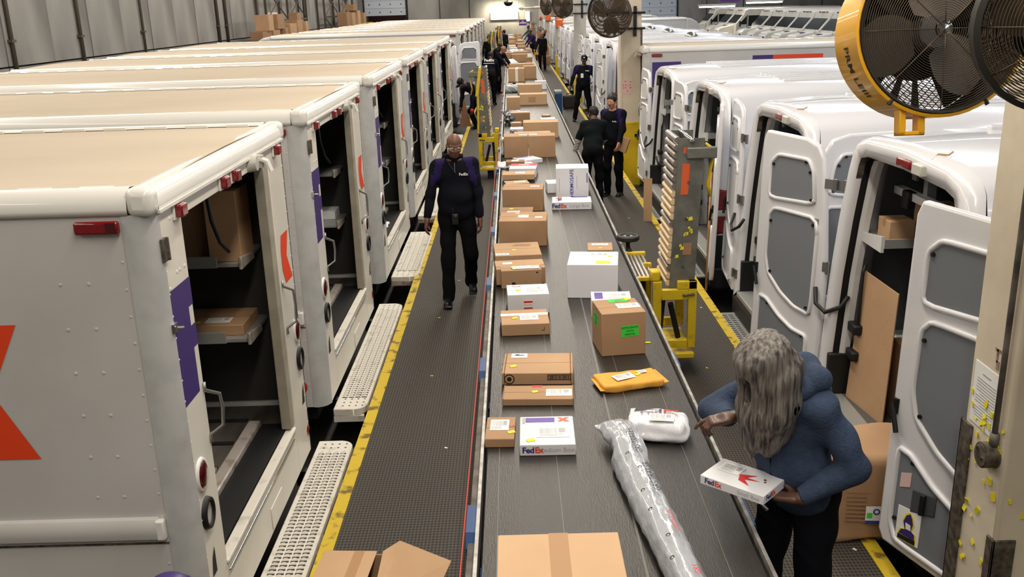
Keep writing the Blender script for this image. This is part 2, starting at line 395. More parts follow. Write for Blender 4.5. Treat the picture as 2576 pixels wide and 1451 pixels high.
# ---------------------------------------------------------------- the hall
FZ = -0.42; XL = -11.2; YB = 72.0; XR = 30.0; YF = -5.0; ZC = 7.2
def struct(name, mb, mats, **kw):
    o = part(name, mb, mats, **kw); o['kind'] = 'structure'; return o
struct('floor', MB().box(XL-.3, XR, YF, YB+9, FZ-.2, FZ), 'floor_dark')
struct('ceiling', MB().box(XL-.3, XR, YF, YB+9, ZC, ZC+.2), 'ceiling_grey')
wl = struct('wall_left', MB().box(XL-.3, XL-.05, YF, YB, FZ, ZC), 'joint_dark')
def box_mesh(name, sx, sy, sz, m, bevel=0):
    return MB().box(-sx/2, sx/2, -sy/2, sy/2, -sz/2, sz/2).mesh(name, m)
pl_lo = box_mesh('concrete_panel', .1, 2.16, 2.44, 'concrete_wall'); pl_hi = box_mesh('concrete_panel', .1, 2.16, ZC-2.06, 'concrete_wall')
for k in range(35):
    y = -4.0+k*2.2
    if y > YB-.6: break
    for me, z in ((pl_lo, FZ+1.22), (pl_hi, (ZC+2.06)/2)):
        link('concrete_panel', me, wl).location = (XL-.012*(k % 2), y, z)
wb = struct('wall_back', MB().box(XL-.3, -10.9, YB, YB+.3, FZ, ZC).box(-7.55, 5.2, YB, YB+.3, FZ, ZC).box(-10.9, -7.55, YB, YB+.3, 4.6, ZC).box(8.6, 9.0, YB, YB+.3, FZ, ZC).box(12.4, XR, YB, YB+.3, FZ, ZC).box(5.2, 8.6, YB, YB+.3, 4.6, ZC).box(9.0, 12.4, YB, YB+.3, 4.6, ZC), 'concrete_wall')
for x in (-5.2, -3.0, 14.5, 17.2, 20.0, 23.0): link('panel_joint', MB().box(x-.03, x+.03, YB-.015, YB, FZ, ZC).mesh('panel_joint', 'joint_dark'), wb)
struct('wall_right', MB().box(XR, XR+.3, YF, YB+9, FZ, ZC), 'concrete_wall')
struct('wall_front', MB().box(XL-.3, XR, YF-.3, YF, FZ, ZC), 'concrete_wall')
def dock_door(n, x0, x1, zb, below):
    d = struct('door_%d' % n, MB().box(x0, x1, YB+.05, YB+.12, zb, 4.6), 'door_white')
    for z in np.arange(zb+.55, 4.5, .55): link('panel_rib', MB().box(x0, x1, YB+.03, YB+.05, z-.02, z+.02).mesh('panel_rib', 'door_white'), d)
    b = MB()
    for z in np.arange(zb+.25, 4.5, .55):
        for i in range(4): b.box(x0+.35+i*(x1-x0-.7)/3-.03, x0+.35+i*(x1-x0-.7)/3+.03, YB+.02, YB+.05, z-.04, z+.04)
    o = part('hinge_row', b, 'ink_black', d); o['kind'] = 'stuff'
    part('door_track', MB().box(x0-.1, x0, YB-.06, YB+.1, FZ, 4.7).box(x1, x1+.1, YB-.06, YB+.1, FZ, 4.7), 'frame_black', d)
    struct('trim_%d' % n, MB().box(x0-.2, x1+.2, YB+3, YB+3.1, FZ, 4.7), below)
dock_door(1, -10.75, -7.7, 2.55, 'door_maroon'); dock_door(2, 5.3, 8.5, .4, 'door_maroon'); dock_door(3, 9.1, 12.3, .4, 'door_maroon')
# pipes on the left wall
for n, (y, r, z0, lab) in enumerate(((21.5, .05, 2.0, 'dark vertical pipe on the concrete wall, nearest the camera'), (25.0, .05, 1.4, 'dark rusty vertical pipe with a thicker foot on the left concrete wall'), (29.3, .04, 1.0, 'thin dark pipe on the concrete wall ending in a small brown box'), (36.9, .06, .8, 'left pipe of the close pair on the left wall'), (38.0, .06, .8, 'right pipe of the close pair on the left wall'), (52.5, .05, .8, 'dark pipe on the left wall just before the racks'))):
    t = thing('wall_pipe', lab, 'pipe', (XL+.1, y, 0), group='pipes up the left wall')
    part('pipe', MB().cyl((0, 0, z0 if n > 2 else FZ), (0, 0, ZC), r, n=10), 'rack_steel', t, smooth=True)
    for z in (2.6, 4.2, 5.8): part('clamp', MB().box(-.06, .06, -r-.05, r+.05, z-.03, z+.03), 'worn_steel', t)
    if n == 1: part('foot', MB().cyl((.06, -.05, FZ), (.06, -.05, 1.75), .1).cyl((.06, .16, FZ), (.06, .16, 1.7), .06), 'pillar_grey', t, auto=True)
    if n == 2: part('junction_box', MB().box(-.02, .2, -.14, .14, 1.15, 1.45), 'card_c', t)
sg = thing('notice_board', 'small white notice sign high on the left wall', 'sign', (XL+.06, 45.6, 2.75))
part('board', MB().box(0, .03, -.9, .9, -.28, .28), 'paper', sg)
b = MB()
for z in (-.12, 0, .12): b.box(.03, .035, -.7, .7, z-.025, z+.025)
o = part('lettering', b, 'ink_grey', sg); o['kind'] = 'stuff'
# lamps seen in the frame
t = thing('wall_lamp', 'glaring fluorescent lamp on the back wall over the far belt end', 'lamp', (-.45, YB-.05, 2.28))
part('housing', MB().box(-1.02, 1.02, -.06, .05, -.28, .28), 'pillar_grey', t); part('diffuser', MB().box(-.98, .98, -.1, -.05, -.25, .25), 'lamp_glow', t, bevel=.045, seg=4)
t = thing('wall_lamp', 'narrow bright lamp right of the glaring lamp, by the purple sign', 'lamp', (1.28, YB-.05, 2.2))
part('housing', MB().box(-.16, .16, -.06, .05, -.36, .36), 'pillar_grey', t); part('diffuser', MB().box(-.14, .14, -.1, -.05, -.33, .33), 'lamp_glow', t, bevel=.03)
t = thing('hanging_sign', 'purple hanging sign with two white lines above the far belt end', 'sign', (.86, 68, 1.84))
part('board', MB().box(-.27, .27, -.02, .02, -.2, .2), 'sign_purple', t)
part('lettering', MB().box(-.06, .06, -.03, -.02, .05, .1).box(-.23, .23, -.03, -.02, -.06, 0), 'ink_white', t)
part('hanger', MB().cyl((-.25, 0, .2), (-.25, 0, 5.3), .01, n=6).cyl((.25, 0, .2), (.25, 0, 5.3), .01, n=6), 'rack_steel', t)
for n, (x, y, z, lab) in enumerate(((12.3, 58, 2.62, 'bright lamp hanging over the far step vans, left of the yellow post'), (15.1, 58, 2.78, 'bright lamp hanging over the far step vans, right of the yellow post'))):
    t = thing('hanging_lamp', lab, 'lamp', (x, y, z), group='lamps over the far step vans')
    part('housing', MB().prism([(-1.1, -.14, 0), (-1.1, .14, 0), (-1.1, .06, .12), (-1.1, -.06, .12)], (2.2, 0, 0)), 'pillar_grey', t)
    part('tube', MB().cyl((-1.05, -.05, -.03), (1.05, -.05, -.03), .045).cyl((-1.05, .05, -.03), (1.05, .05, -.03), .045), 'lamp_glow', t, smooth=True)
    part('hanger', MB().cyl((-.9, 0, .1), (-.9, 0, ZC-z), .012, n=6).cyl((.9, 0, .1), (.9, 0, ZC-z), .012, n=6), 'rack_steel', t)
t = thing('hanging_sign', 'dark purple sign between the two bright lamps over the far vans', 'sign', (13.25, 58.5, 3.1))
part('board', MB().box(-.65, .65, -.03, .03, -.3, .3), 'sign_purple', t); part('lettering', MB().box(-.5, .5, -.04, -.03, .05, .1).box(-.4, .4, -.04, -.03, -.1, -.05), 'ink_grey', t)
part('hanger', MB().cyl((-.6, 0, .3), (-.6, 0, 4.1), .012, n=6).cyl((.6, 0, .3), (.6, 0, 4.1), .012, n=6), 'rack_steel', t)
t = thing('horn_speaker', 'round dark mirror ball hanging from the ceiling at the far end', 'mirror', (-.1, 60, 3.2))
part('dome', MB().lathe([(.28*math.sin(a), -.24*math.cos(a)) for a in np.linspace(0, PI/2, 7)], 16), 'glass_dark', t, smooth=True)
part('rim', MB().lathe([(.29, -.02), (.3, .02), (.05, .12), (.04, 4.1)], 16), 'steel', t, auto=True); t.name = 'dome_mirror'
# ---------------------------------------------------------------- walkways beside the belt
def walkway(x0, x1, yel, lab, side):
    t = thing('walkway', lab, 'walkway', ((x0+x1)/2, 0, FZ)); cx = (x0+x1)/2
    part('deck', MB().box(x0-cx, x1-cx, YF+.2, YB-1.5, -FZ-.05, -FZ), 'walk_mat', t)
    part('skirt', MB().box(x0-cx+.03, x1-cx-.03, YF+.2, YB-1.5, 0, -FZ-.05), 'frame_black', t)
    y0, y1 = yel; w = .075
    a = (x0-cx-.01, x0-cx+w) if side < 0 else (x1-cx-w, x1-cx+.01)
    part('yellow_edge', MB().box(a[0], a[1], y0, y1, -FZ-.06, -FZ+.006), 'yellow_paint', t)
    return t
walkway(-1.21, -.34, (YF+.2, YB-1.5), 'left walkway of dark perforated matting with a worn yellow edge', -1)
walkway(1.12, 2.03, (YF+.2, YB-1.5), 'right walkway of dark perforated matting between belt and pillars', 1)
# ---------------------------------------------------------------- belt conveyor
BZ = .85; BX0, BX1 = -.2, .975
cv = thing('belt_conveyor', 'long dark grey belt conveyor running down the middle of the hall', 'conveyor', ((BX0+BX1)/2, 0, FZ)); cx = (BX0+BX1)/2; zz = BZ-FZ
Y0, Y1 = YF+.6, YB-2.2
part('belt', MB().box(BX0-cx+.02, BX1-cx-.02, Y0, Y1, zz-.03, zz), 'belt_rubber', cv)
mb = MB()
for x, w_ in ((.485, .005), (.17, .0015), (.6, .0015), (-.12, .0015), (.82, .0015)): mb.box(x-cx-w_, x-cx+w_, Y0, Y1, zz-.01, zz+.0015)
part('belt_seam', mb, 'belt_seam', cv)
for sx, x in ((-1, BX0-cx), (1, BX1-cx)):
    part('side_rail', MB().box(min(x, x+sx*.016), max(x, x+sx*.016), Y0, Y1, zz-.11, zz+.016), 'rail_steel', cv)
    part('side_frame', MB().box(min(x+sx*.02, x+sx*.06), max(x+sx*.02, x+sx*.06), Y0, Y1, zz-.4, zz-.12), 'frame_grey', cv)
    part('pit_cover', MB().box(min(x-sx*.1, x+sx*.03), max(x-sx*.1, x+sx*.03), Y0, Y1, 0, zz-.4), 'frame_black', cv)
part('pull_cord', MB().cyl((BX0-cx-.075, Y0, zz-.06), (BX0-cx-.075, Y1, zz-.06), .004, n=6), 'cord_red', cv)
sup_l = MB().box(-.05, .0, -.16, .16, -.3, -.02).prism([(-.05, -.16, -.02), (-.05, .16, -.02), (-.05, .12, .04), (-.05, -.12, .04)], (.05, 0, 0)).mesh('blue_bracket', 'support_blue')
leg = MB().box(-.04, .04, -.05, .05, -zz+.001, -.38).mesh('leg', 'support_blue')
y = 1.9
while y < Y1:
    for sx, x in ((-1, BX0-cx-.02), (1, BX1-cx+.07)):
        link('blue_bracket', sup_l, cv).location = (x, y, zz-.12); link('leg', leg, cv).location = (x, y, zz)
    y += 1.95 if y < 24 else 3.9
part('lower_rail', MB().box(BX1-cx+.018, BX1-cx+.055, 6.8, 26, zz-.11, zz-.06), 'frame_grey', cv)
part('end_roller', MB().cyl((BX0-cx+.03, Y1, zz-.06), (BX1-cx-.03, Y1, zz-.06), .058, n=16), 'rubber', cv, smooth=True)
part('motor', MB().cyl((BX0-cx-.07, 8.2, .5), (BX0-cx-.07, 8.5, .5), .055, n=12).box(BX0-cx-.11, BX0-cx-.04, 8.28, 8.42, 0, .5), 'frame_black', cv, auto=True)
# ---------------------------------------------------------------- pillars
PY = (3.6, 18.05, 31.4, 44.7, 58.0, 69.6); PXL = 2.06; PW = .38
def pillar(k, y, lab, guard, mats):
    t = thing('pillar', lab, 'pillar', (PXL+PW/2, y+PW/2, FZ), group='row of pillars right of the belt'); h = PW/2
    part('shaft', MB().box(-h, h, -h, h, 0, ZC-FZ), mats, t, bevel=.02, seg=2)
    if guard: part('guard', MB().box(-h-.015, h+.015, -h-.015, h+.015, .02, guard-FZ), 'yellow_guard', t, bevel=.025)
    return t
labs = ('dirty cream pillar in the right foreground under the fans', 'cream pillar with a yellow lower half behind the two standing women', 'cream pillar with yellow guard just left of the man in the cap', 'pillar carrying an orange box, second beyond the man in the cap', 'pillar with the smaller orange box, further down the belt', 'farthest pillar near the back wall')
pil = [pillar(k, PY[k], labs[k], (0, .84, .75, .75, .7, .7)[k], 'pillar_paint' if k < 2 else 'pillar_grey') for k in range(6)]
h = PW/2
P0 = pil[0]; P1 = pil[1]
# near pillar: worn steel corner angles, conduit, junction box, papers, yellow scraps
part('corner_angle', MB().box(-h-.012, -h, h-.09, h+.012, .3, 1.57).box(-h-.012, -h+.06, h, h+.012, .3, 1.57), 'worn_steel', P0, bevel=.003)
part('corner_angle', MB().box(-h-.012, -h, -h-.012, -h+.05, .3, 1.16).box(-h-.012, -h+.09, -h-.012, -h, .3, 1.16), 'worn_steel', P0, bevel=.003)
part('conduit', MB().tube([(-h-.02, -.115, z) for z in np.linspace(1.6, 5.5, 10)], .013).cyl((-h-.02, -.115, 1.58), (-h-.02, -.115, 1.64), .019), 'frame_grey', P0, smooth=True)
jb = part('junction_box', MB().cyl((-h, -.1, 1.53), (-h-.06, -.1, 1.53), .058, n=20).cyl((-h-.058, -.1, 1.53), (-h-.066, -.1, 1.53), .05, n=20), 'worn_steel', P0, auto=True)
part('screw', MB().box(-h-.07, -h-.064, -.085, -.075, 1.545, 1.565).box(-h-.07, -h-.064, -.13, -.12, 1.515, 1.53), 'chrome', jb)
pp = part('paper_notice', MB().box(-h-.003, -h, -.075, .145, 1.59, 1.88), 'paper', P0)
mb = MB()
for i in range(15):
    z = 1.81-i*.0135
    mb.box(-h-.0045, -h-.003, -.05, .115-(.1*rnd.random() if i in (5, 9, 14) else .01*rnd.random()), z-.0022, z+.0022)
mb.box(-h-.0045, -h-.003, .0, .07, 1.835, 1.842)
o = part('printed_lines', mb, 'ink_grey', pp); o['kind'] = 'stuff'
mb = MB()
for i in range(46):
    y_ = rnd.uniform(-.17, .17); z_ = rnd.choice([rnd.uniform(.9, 1.7), rnd.gauss(1.42, .08), rnd.uniform(1.5, 1.75)]); a = rnd.random()*3; s = rnd.uniform(.008, .02)
    m4 = Matrix.Translation((-h-.006, y_, z_)) @ Matrix.Rotation(a, 4, 'X') @ Matrix.Rotation(rnd.uniform(-.3, .3), 4, 'Y')
    mb.box(-.001, .001, -s, s, -s*.7, s*.7, mx=m4)
for i in range(20):
    x_ = rnd.uniform(-.16, .1); z_ = rnd.choice([rnd.uniform(.9, 1.5), rnd.gauss(1.4, .06)]); a = rnd.random()*3; s = rnd.uniform(.008, .02)
    m4 = Matrix.Translation((x_, -h-.004, z_)) @ Matrix.Rotation(a, 4, 'Y')
    mb.box(-s, s, -.001, .001, -s*.7, s*.7, mx=m4)
o = part('yellow_scraps', mb, 'sticker_yellow', P0); o['kind'] = 'stuff'
part('rust_stain', MB().box(-h-.002, -h, -.03, -.015, 1.93, 1.99).box(-h-.002, -h, -.05, .0, 1.98, 1.993).box(-h-.002, -h, -.045, -.02, 1.9, 1.94), 'rust', P0)
# second pillar: poster with dots, steel corner, hook
pp = part('poster', MB().box(-h+.02, h-.16, -h-.004, -h, 1.78, 2.06), 'paper_pink', P1)
mb = MB(); 
for i, (px, pz, m_) in enumerate([(-.11, 2.02, 0), (-.01, 2.01, 1), (-.14, 1.95, 1), (-.1, 1.95, 1), (-.06, 1.95, 2), (-.02, 1.95, 1), (-.14, 1.9, 1), (-.1, 1.9, 1), (-.01, 1.9, 0), (-.07, 1.84, 1)]): mb.box(px-.009, px+.009, -h-.006, -h-.004, pz-.009, pz+.009, m_)
part('printed_dots', mb, ['ink_black', 'ink_red', 'sticker_green'], pp)
part('corner_strip', MB().box(-h-.014, -h, -h-.004, h, .84-FZ, 6).box(-h-.014, -h+.02, -h-.014, -h, .84-FZ, 6), 'pillar_paint', P1)
part('bumper_hook', MB().box(h-.12, h+.01, -h-.05, -h-.014, .98, 1.03), 'black', P1, bevel=.008)
part('steel_plate', MB().box(h-.02, h+.014, -h-.014, h, 2.3, 3.0), 'worn_steel', P1)
part('blue_tag', MB().box(-h-.02, -h+.08, -h-.02, -h-.0, .88-FZ, .99-FZ), 'support_blue', pil[2])
for k, (zb, w_) in ((3, (2.2, .17)), (4, (2.3, .17))):
    o = part('orange_box', MB().box(-w_, w_, -h-.16, -h, zb-.22-FZ, zb+.2-FZ), 'orange_box', pil[k], bevel=.015)
    part('label_strip', MB().box(-w_+.04, w_-.04, -h-.164, -h-.16, zb+.12-FZ, zb+.16-FZ), 'ink_white', o)
    part('strap', MB().box(-h-.02, h+.02, -h-.02, h+.02, zb+.26-FZ, zb+.3-FZ).box(-h-.02, h+.02, -h-.02, h+.02, zb+.42-FZ, zb+.44-FZ), 'frame_black', pil[k])
part('fire_bell', MB().cyl((-.1, -h, 2.05-FZ), (-.1, -h-.12, 2.05-FZ), .12, .08, n=16), 'red_gloss', pil[5], auto=True)
t = thing('overhead_arm', 'white pipe arm reaching over the belt from the orange-box pillar', 'pipe arm', (PXL-.035, PY[3]+.1, 2.95))
part('pipe', MB().cyl((.0, 0, -.02), (-.95, 0, -.06), .06).cyl((-.9, 0, -.06), (-1.55, 0, -.08), .045), 'pillar_grey', t, smooth=True)
part('bracket', MB().box(-.03, .03, -.1, .1, -.14, .12), 'frame_grey', t); part('brace', MB().cyl((-.02, 0, .6), (-.75, 0, -.02), .018, n=8), 'pillar_grey', t, smooth=True)
part('end_fitting', MB().cyl((-1.5, 0, -.08), (-1.5, 0, -.16), .05, .07, n=12).box(-1.62, -1.45, -.05, .05, -.12, -.04), 'steel', t, auto=True)
# ---------------------------------------------------------------- white step vans backed up to the left walkway (local frame: x=0 rear face, body towards -x, y from the near side, z from walkway level)
TW = 2.32; TZ0, TZ1 = .08, 2.28; DY0, DY1, DZ0, DZ1 = .34, 1.81, .46, 2.19; TL = 5.6
def make_truck(label):
    t = thing('step_van', label, 'delivery truck', (-1.5, 3.76, 0), group='step vans backed up to the left walkway')
    # body: side panels, front slope, interior
    for nm, y0, y1 in (('side_panel', 0, .03), ('side_panel', TW-.03, TW)):
        part(nm, MB().box(-TL, -.12, y0, y1, TZ0, TZ1), 'truck_side', t)
    part('front_cab', MB().prism([(-TL, .0, -.3), (-TL, .0, 2.36), (-TL-.25, .0, 2.32), (-TL-.55, .0, 2.15), (-TL-.85, .0, 1.3), (-TL-1.5, .0, 1.1), (-TL-1.6, .0, -.2)], (0, TW, 0)), 'truck_side', t, bevel=.06)
    part('roof_panel', MB().loft([[(x, .1+(TW-.2)*i/8, 2.358+.022*math.sin(PI*i/8)) for i in range(9)] for x in (-.03, -TL)]), 'truck_roof', t, smooth=True)
    # rounded cap mouldings around the roof with scalloped seal lip
    prof = [(0, 2.27), (-.010, 2.27), (-.012, 2.295), (-.004, 2.335), (.02, 2.365), (.05, 2.378), (.085, 2.375), (.1, 2.362)]
    for y, s in ((0, 1), (TW, -1)):
        mb = MB().loft([[(x, y+s*a, z) for a, z in prof] for x in ((-.09, -TL) if s < 0 else (-TL, -.09))])
        cp = part('roof_cap', mb, 'truck_cap', t, smooth=True)
        mb = MB()
        x = -.2
        while x > -TL+.2: mb.box(x-.12, x+.02, min(y+s*.09, y+s*.115), max(y+s*.09, y+s*.115), 2.36, 2.374); x -= .26
        o = part('seal_lip', mb, 'truck_cap', cp); o['kind'] = 'stuff'
    part('roof_cap', MB().loft([[(-a*1.0+.0, y, z) for a, z in prof] for y in (.07, TW-.07)]), 'truck_cap', t, smooth=True)
    for y, s in ((.0, 1), (TW, -1)):
        part('corner_cap', MB().box(-.1, .016, min(y-s*.016, y+s*.09), max(y-s*.016, y+s*.09), 2.258, 2.38), 'truck_cap', t, bevel=.035, seg=3)
    # corner posts (grey rounded strip between side and rear)
    for y, s in ((0, 1), (TW, -1)):
        arc = [(-.125, y-.004*s), (-.09, y-.008*s), (-.05, y+.004*s), (-.018, y+.03*s), (-.0, y+.065*s), (.004, y+.075*s)]
        part('corner_post', MB().loft([[(a, b, z) for a, b in (arc if s > 0 else arc[::-1])] for z in (TZ0, 2.27)]), 'truck_post', t, smooth=True)
    # rear face around the doorway
    y0, y1 = .07, TW-.07
    rp = part('rear_panel', MB().box(-.03, 0, y0, DY0, TZ0, TZ1-.01), 'truck_white', t, bevel=.004)
    rq = part('rear_panel', MB().box(-.03, 0, DY1+.09, y1, TZ0, TZ1-.01), 'truck_white', t, bevel=.004)
    rh = part('rear_header', MB().box(-.03, 0, DY0, DY1+.09, DZ1, TZ1-.01), 'truck_white', t, bevel=.004)
    part('door_jamb', MB().box(-.07, -.006, DY1+.0, DY1+.09, DZ0-.02, DZ1), 'jamb_beige', t, bevel=.006)
    part('drip_rail', MB().box(0, .02, .06, TW-.06, 2.262, 2.275), 'truck_cap', t)
    rs = part('rear_sill', MB().box(-.03, 0, DY0, DY1+.09, TZ0, DZ0-.04), 'truck_white', t, bevel=.004)
    part('sill_plate', MB().box(-.05, .012, DY0-.01, DY1+.06, DZ0-.055, DZ0-.03), 'step_paint', t, bevel=.006)
    part('door_track', MB().box(-.31, -.23, DY0-.02, DY1+.1, DZ0-.04, DZ0+.01), 'sill_metal', t, bevel=.01)
    part('door_track', MB().box(-.22, -.055, DY0-.02, DY1+.1, DZ0-.05, DZ0-.02), 'black', t)
    part('bonding_wire', MB().cyl((.008, DY0, DZ0-.09), (.008, DY1, DZ0-.09), .006, n=6), 'chrome', rs, smooth=True)
    part('licence_recess', MB().box(0, .006, 1.15, 1.42, .1, .24), 'truck_white', rs, bevel=.003)
    # interior
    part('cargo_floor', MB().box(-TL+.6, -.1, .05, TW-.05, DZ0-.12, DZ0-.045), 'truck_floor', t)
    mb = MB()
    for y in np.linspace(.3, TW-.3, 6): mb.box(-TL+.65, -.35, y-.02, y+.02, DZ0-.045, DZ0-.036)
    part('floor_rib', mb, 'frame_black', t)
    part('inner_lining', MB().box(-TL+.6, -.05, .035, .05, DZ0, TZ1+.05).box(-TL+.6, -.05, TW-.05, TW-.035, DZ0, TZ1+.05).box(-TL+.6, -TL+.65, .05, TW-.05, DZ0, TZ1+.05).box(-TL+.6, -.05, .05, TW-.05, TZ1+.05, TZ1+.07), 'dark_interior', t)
    for x in (-1.2, -2.2, -3.2):
        part('wall_rib', MB().box(x-.03, x+.03, .05, .09, DZ0, TZ1), 'van_dark', t); part('wall_rib', MB().box(x-.03, x+.03, TW-.09, TW-.05, DZ0, TZ1), 'van_dark', t)
    for z in (1.07, 1.56):
        s1 = part('shelf', MB().box(-3.6, -.2, TW-.55, TW-.06, z, z+.02).box(-3.6, -.34, TW-.57, TW-.55, z, z+.07), 'shelf_metal', t)
        part('shelf_end', MB().prism([(-.2, TW-.58, z-.01), (-.2, TW-.3, z-.01), (-.2, TW-.3, z+.03), (-.2, TW-.58, z+.07)], (.02, 0, 0)), 'sill_metal', s1, bevel=.004)
        s1 = part('shelf', MB().box(-3.6, -.5, .06, .5, z, z+.02).box(-3.6, -.5, .5, .52, z, z+.07), 'shelf_metal', t)
    part('pull_strap', MB().tube([(-.2, 1.3, 2.15), (-.19, 1.31, 1.95), (-.17, 1.35, 1.82), (-.14, 1.4, 1.75)], .011), 'black', t, smooth=True)
    # lettering left and right of the open door
    u = lambda y, z: (.0, y, z)
    p = [(.075, 1.37), (.075, 1.91), (DY0-.001, 1.91), (DY0-.001, 1.78), (.28, 1.78), (.28, 1.69), (DY0-.001, 1.69), (DY0-.001, 1.585), (.28, 1.585), (.28, 1.37)]
    part('letter_F', MB().add([(.0015, y, z) for y, z in p], [(0, 9, 4, 3, 2, 1), (9, 8, 5, 4), (8, 7, 6, 5)]), 'decal_purple', rp)
    p = [(1.985, 1.60), (2.02, 1.69), (2.2, 1.69), (2.12, 1.535), (2.22, 1.37), (2.04, 1.37), (1.985, 1.47)]
    part('letter_x', MB().add([(.0015, y, z) for y, z in p], [(0, 6, 5, 4, 3, 2, 1)]), 'decal_orange', rq)
    # marker lamps
    for i, y in enumerate((.28, .95, 1.15, 1.37, 2.06)):
        if i == 3: continue
        l = part('marker_lamp', MB().box(0, .012, y-.045, y+.045, 2.19, 2.265), 'truck_cap', t, bevel=.004)
        part('lens', MB().box(.01, .045, y-.035, y+.04, 2.2, 2.258), 'red_lens', l, bevel=.008)
    l = part('side_marker', MB().box(-.315, -.13, -.03, 0, 2.195, 2.25), 'red_lens', t, bevel=.01)
    part('side_lens', MB().box(-.18, -.14, -.034, -.03, 2.2, 2.245), 'dark_lens', l)
    l = part('side_marker', MB().box(-.315, -.13, TW, TW+.03, 2.195, 2.25), 'red_lens', t, bevel=.01)
    # rear camera
    c = part('rear_camera', MB().cyl((.0, 1.49, 2.235), (.05, 1.49, 2.235), .05, .04, n=14).box(0, .06, 1.55, 1.60, 2.2, 2.27), 'lamp_glass', t, auto=True)
    part('camera_hood', MB().prism([(.0, 1.54, 2.28), (.09, 1.54, 2.24), (.11, 1.54, 2.18), (.1, 1.54, 2.18), (.08, 1.54, 2.23), (.0, 1.54, 2.26)], (0, .06, 0)), 'truck_cap', c)
    # hinge, latch, handles
    part('hinge', MB().box(0, .014, .055, .1, 2.05, 2.15).cyl((.014, .1, 2.05), (.014, .1, 2.15), .009, n=8), 'worn_steel', t, bevel=.002)
    part('latch', MB().box(0, .012, .055, .1, 1.73, 1.77).cyl((.012, .08, 1.75), (.035, .1, 1.745), .007, n=8), 'chrome', t, auto=True)
    for y, z0, z1, d in ((DY0-.01, 1.10, 1.37, 1), (DY1+.12, 1.08, 1.4, 1)):
        part('grab_handle', MB().tube([(.005, y, z1+.02), (.005, y, z1-.02), (.055, y+.05, z1-.06), (.06, y+.055, (z0+z1)/2), (.055, y+.045, z0+.05), (.005, y, z0+.02), (.005, y, z0-.02)], .0095, n=8), 'steel', t, smooth=True)
    for y, s in ((.155, 1), (TW-.15, 1)):
        l = part('tail_lamp', MB().lathe([(.0, .022), (.045, .02), (.06, .012), (.064, 0)], 20, frame((0, y, 1.0), (0, 1, 0), (0, 0, 1)) @ Matrix.Diagonal((1, 1.15, 1, 1))), 'dark_lens', t, smooth=True)
        part('bezel', MB().lathe([(.06, .012), (.07, .012), (.074, 0)], 20, frame((0, y, 1.0), (0, 1, 0), (0, 0, 1)) @ Matrix.Diagonal((1, 1.15, 1, 1))), 'truck_cap', l, smooth=True)
        l = part('reversing_lamp', MB().lathe([(.0, .006), (.052, .008)], 20, frame((0, y, .8), (0, 1, 0), (0, 0, 1)) @ Matrix.Diagonal((1, 1.15, 1, 1))), 'lamp_glass', t, smooth=True)
        part('bezel', MB().lathe([(.05, .008), (.055, .024), (.066, .022), (.072, 0)], 20, frame((0, y, .8), (0, 1, 0), (0, 0, 1)) @ Matrix.Diagonal((1, 1.15, 1, 1))), 'black', l, smooth=True)
        part('licence_slot', MB().prism([(.002, y-.03, .47), (.002, y+.03, .47), (.002, y+.03, .6), (.002, y-.005, .56)], (.001, 0, 0)), 'ink_black', t)
    part('reflector', MB().lathe([(0, .006), (.03, .005), (.033, 0)], 16, frame((0, TW-.1, .24), (0, 1, 0), (0, 0, 1)) @ Matrix.Diagonal((1, 1.3, 1, 1))), 'red_lens', t, smooth=True)
    part('reflector', MB().lathe([(0, .006), (.055, .005), (.06, 0)], 16, frame((-.22, 0, .25), (1, 0, 0), (0, 0, 1))), 'red_gloss', t, smooth=True)
    # rivets on the rear panels and the near side, rub rail
    mb = MB()
    for y in (.085, TW-.085):
        for z in np.arange(.3, 2.2, .1): mb.dome((0, y, z), .008, .005, 'x')
    for y, z in ((.2, 2.21), (.24, 2.21), (.13, 2.05), (.2, 1.97), (.24, 1.97), (.3, 1.97), (.1, 1.92)): mb.dome((0, y, z), .011, .006, 'x')
    o = part('rivets', mb, 'truck_cap', t, smooth=True); o['kind'] = 'stuff'
    mb = MB(); xs = [-.3, -.42]; k = 0
    while xs[1] > -2.6: 
        for z in np.arange(.98, 2.15, .2):
            for x in xs: mb.add([(p_[0], -p_[1], p_[2]) for p_ in MB().dome((x, 0, z+.02*((k*7) % 3)), .010, .006, 'y').v], [(i, 6, (i+1) % 6) for i in range(6)])
        xs = [xs[0]-.62, xs[1]-.62]; k += 1
    for z in np.arange(.15, 2.2, .12):
        mb.add([(p_[0], -p_[1], p_[2]) for p_ in MB().dome((-.145, 0, z), .008, .005, 'y').v], [(i, 6, (i+1) % 6) for i in range(6)])
    o = part('rivets', mb, 'truck_side', t, smooth=True); o['kind'] = 'stuff'
    rr = part('rub_rail', MB().prism([(-.16, 0, .76), (-.16, -.03, .775), (-.16, -.036, .8), (-.16, -.036, .845), (-.16, -.02, .87), (-.16, 0, .875)], (-TL+.2, 0, 0)), 'truck_side', t, auto=True)
    part('rail_end', MB().box(-.17, -.13, -.037, 0, .77, .87), 'truck_cap', rr, bevel=.008)
    part('skirt_seam', MB().box(-TL, -.13, -.003, 0, .735, .745), 'worn_steel', t)
    # wheels, chassis
    for x in (-1.6, -5.2):
        for y in (.16, TW-.16):
            w_ = part('wheel', MB().lathe([(.2, -.12), (.36, -.12), (.4, -.08), (.4, .08), (.36, .12), (.2, .12)], 20, frame((x, y, FZ+.4), (1, 0, 0), (0, 0, 1))), 'rubber', t, smooth=True)
            part('hub', MB().lathe([(0, .1), (.1, .1), (.2, .06), (.2, -.1), (0, -.1)], 16, frame((x, y, FZ+.4), (1, 0, 0), (0, 0, 1))), 'steel', w_, auto=True)
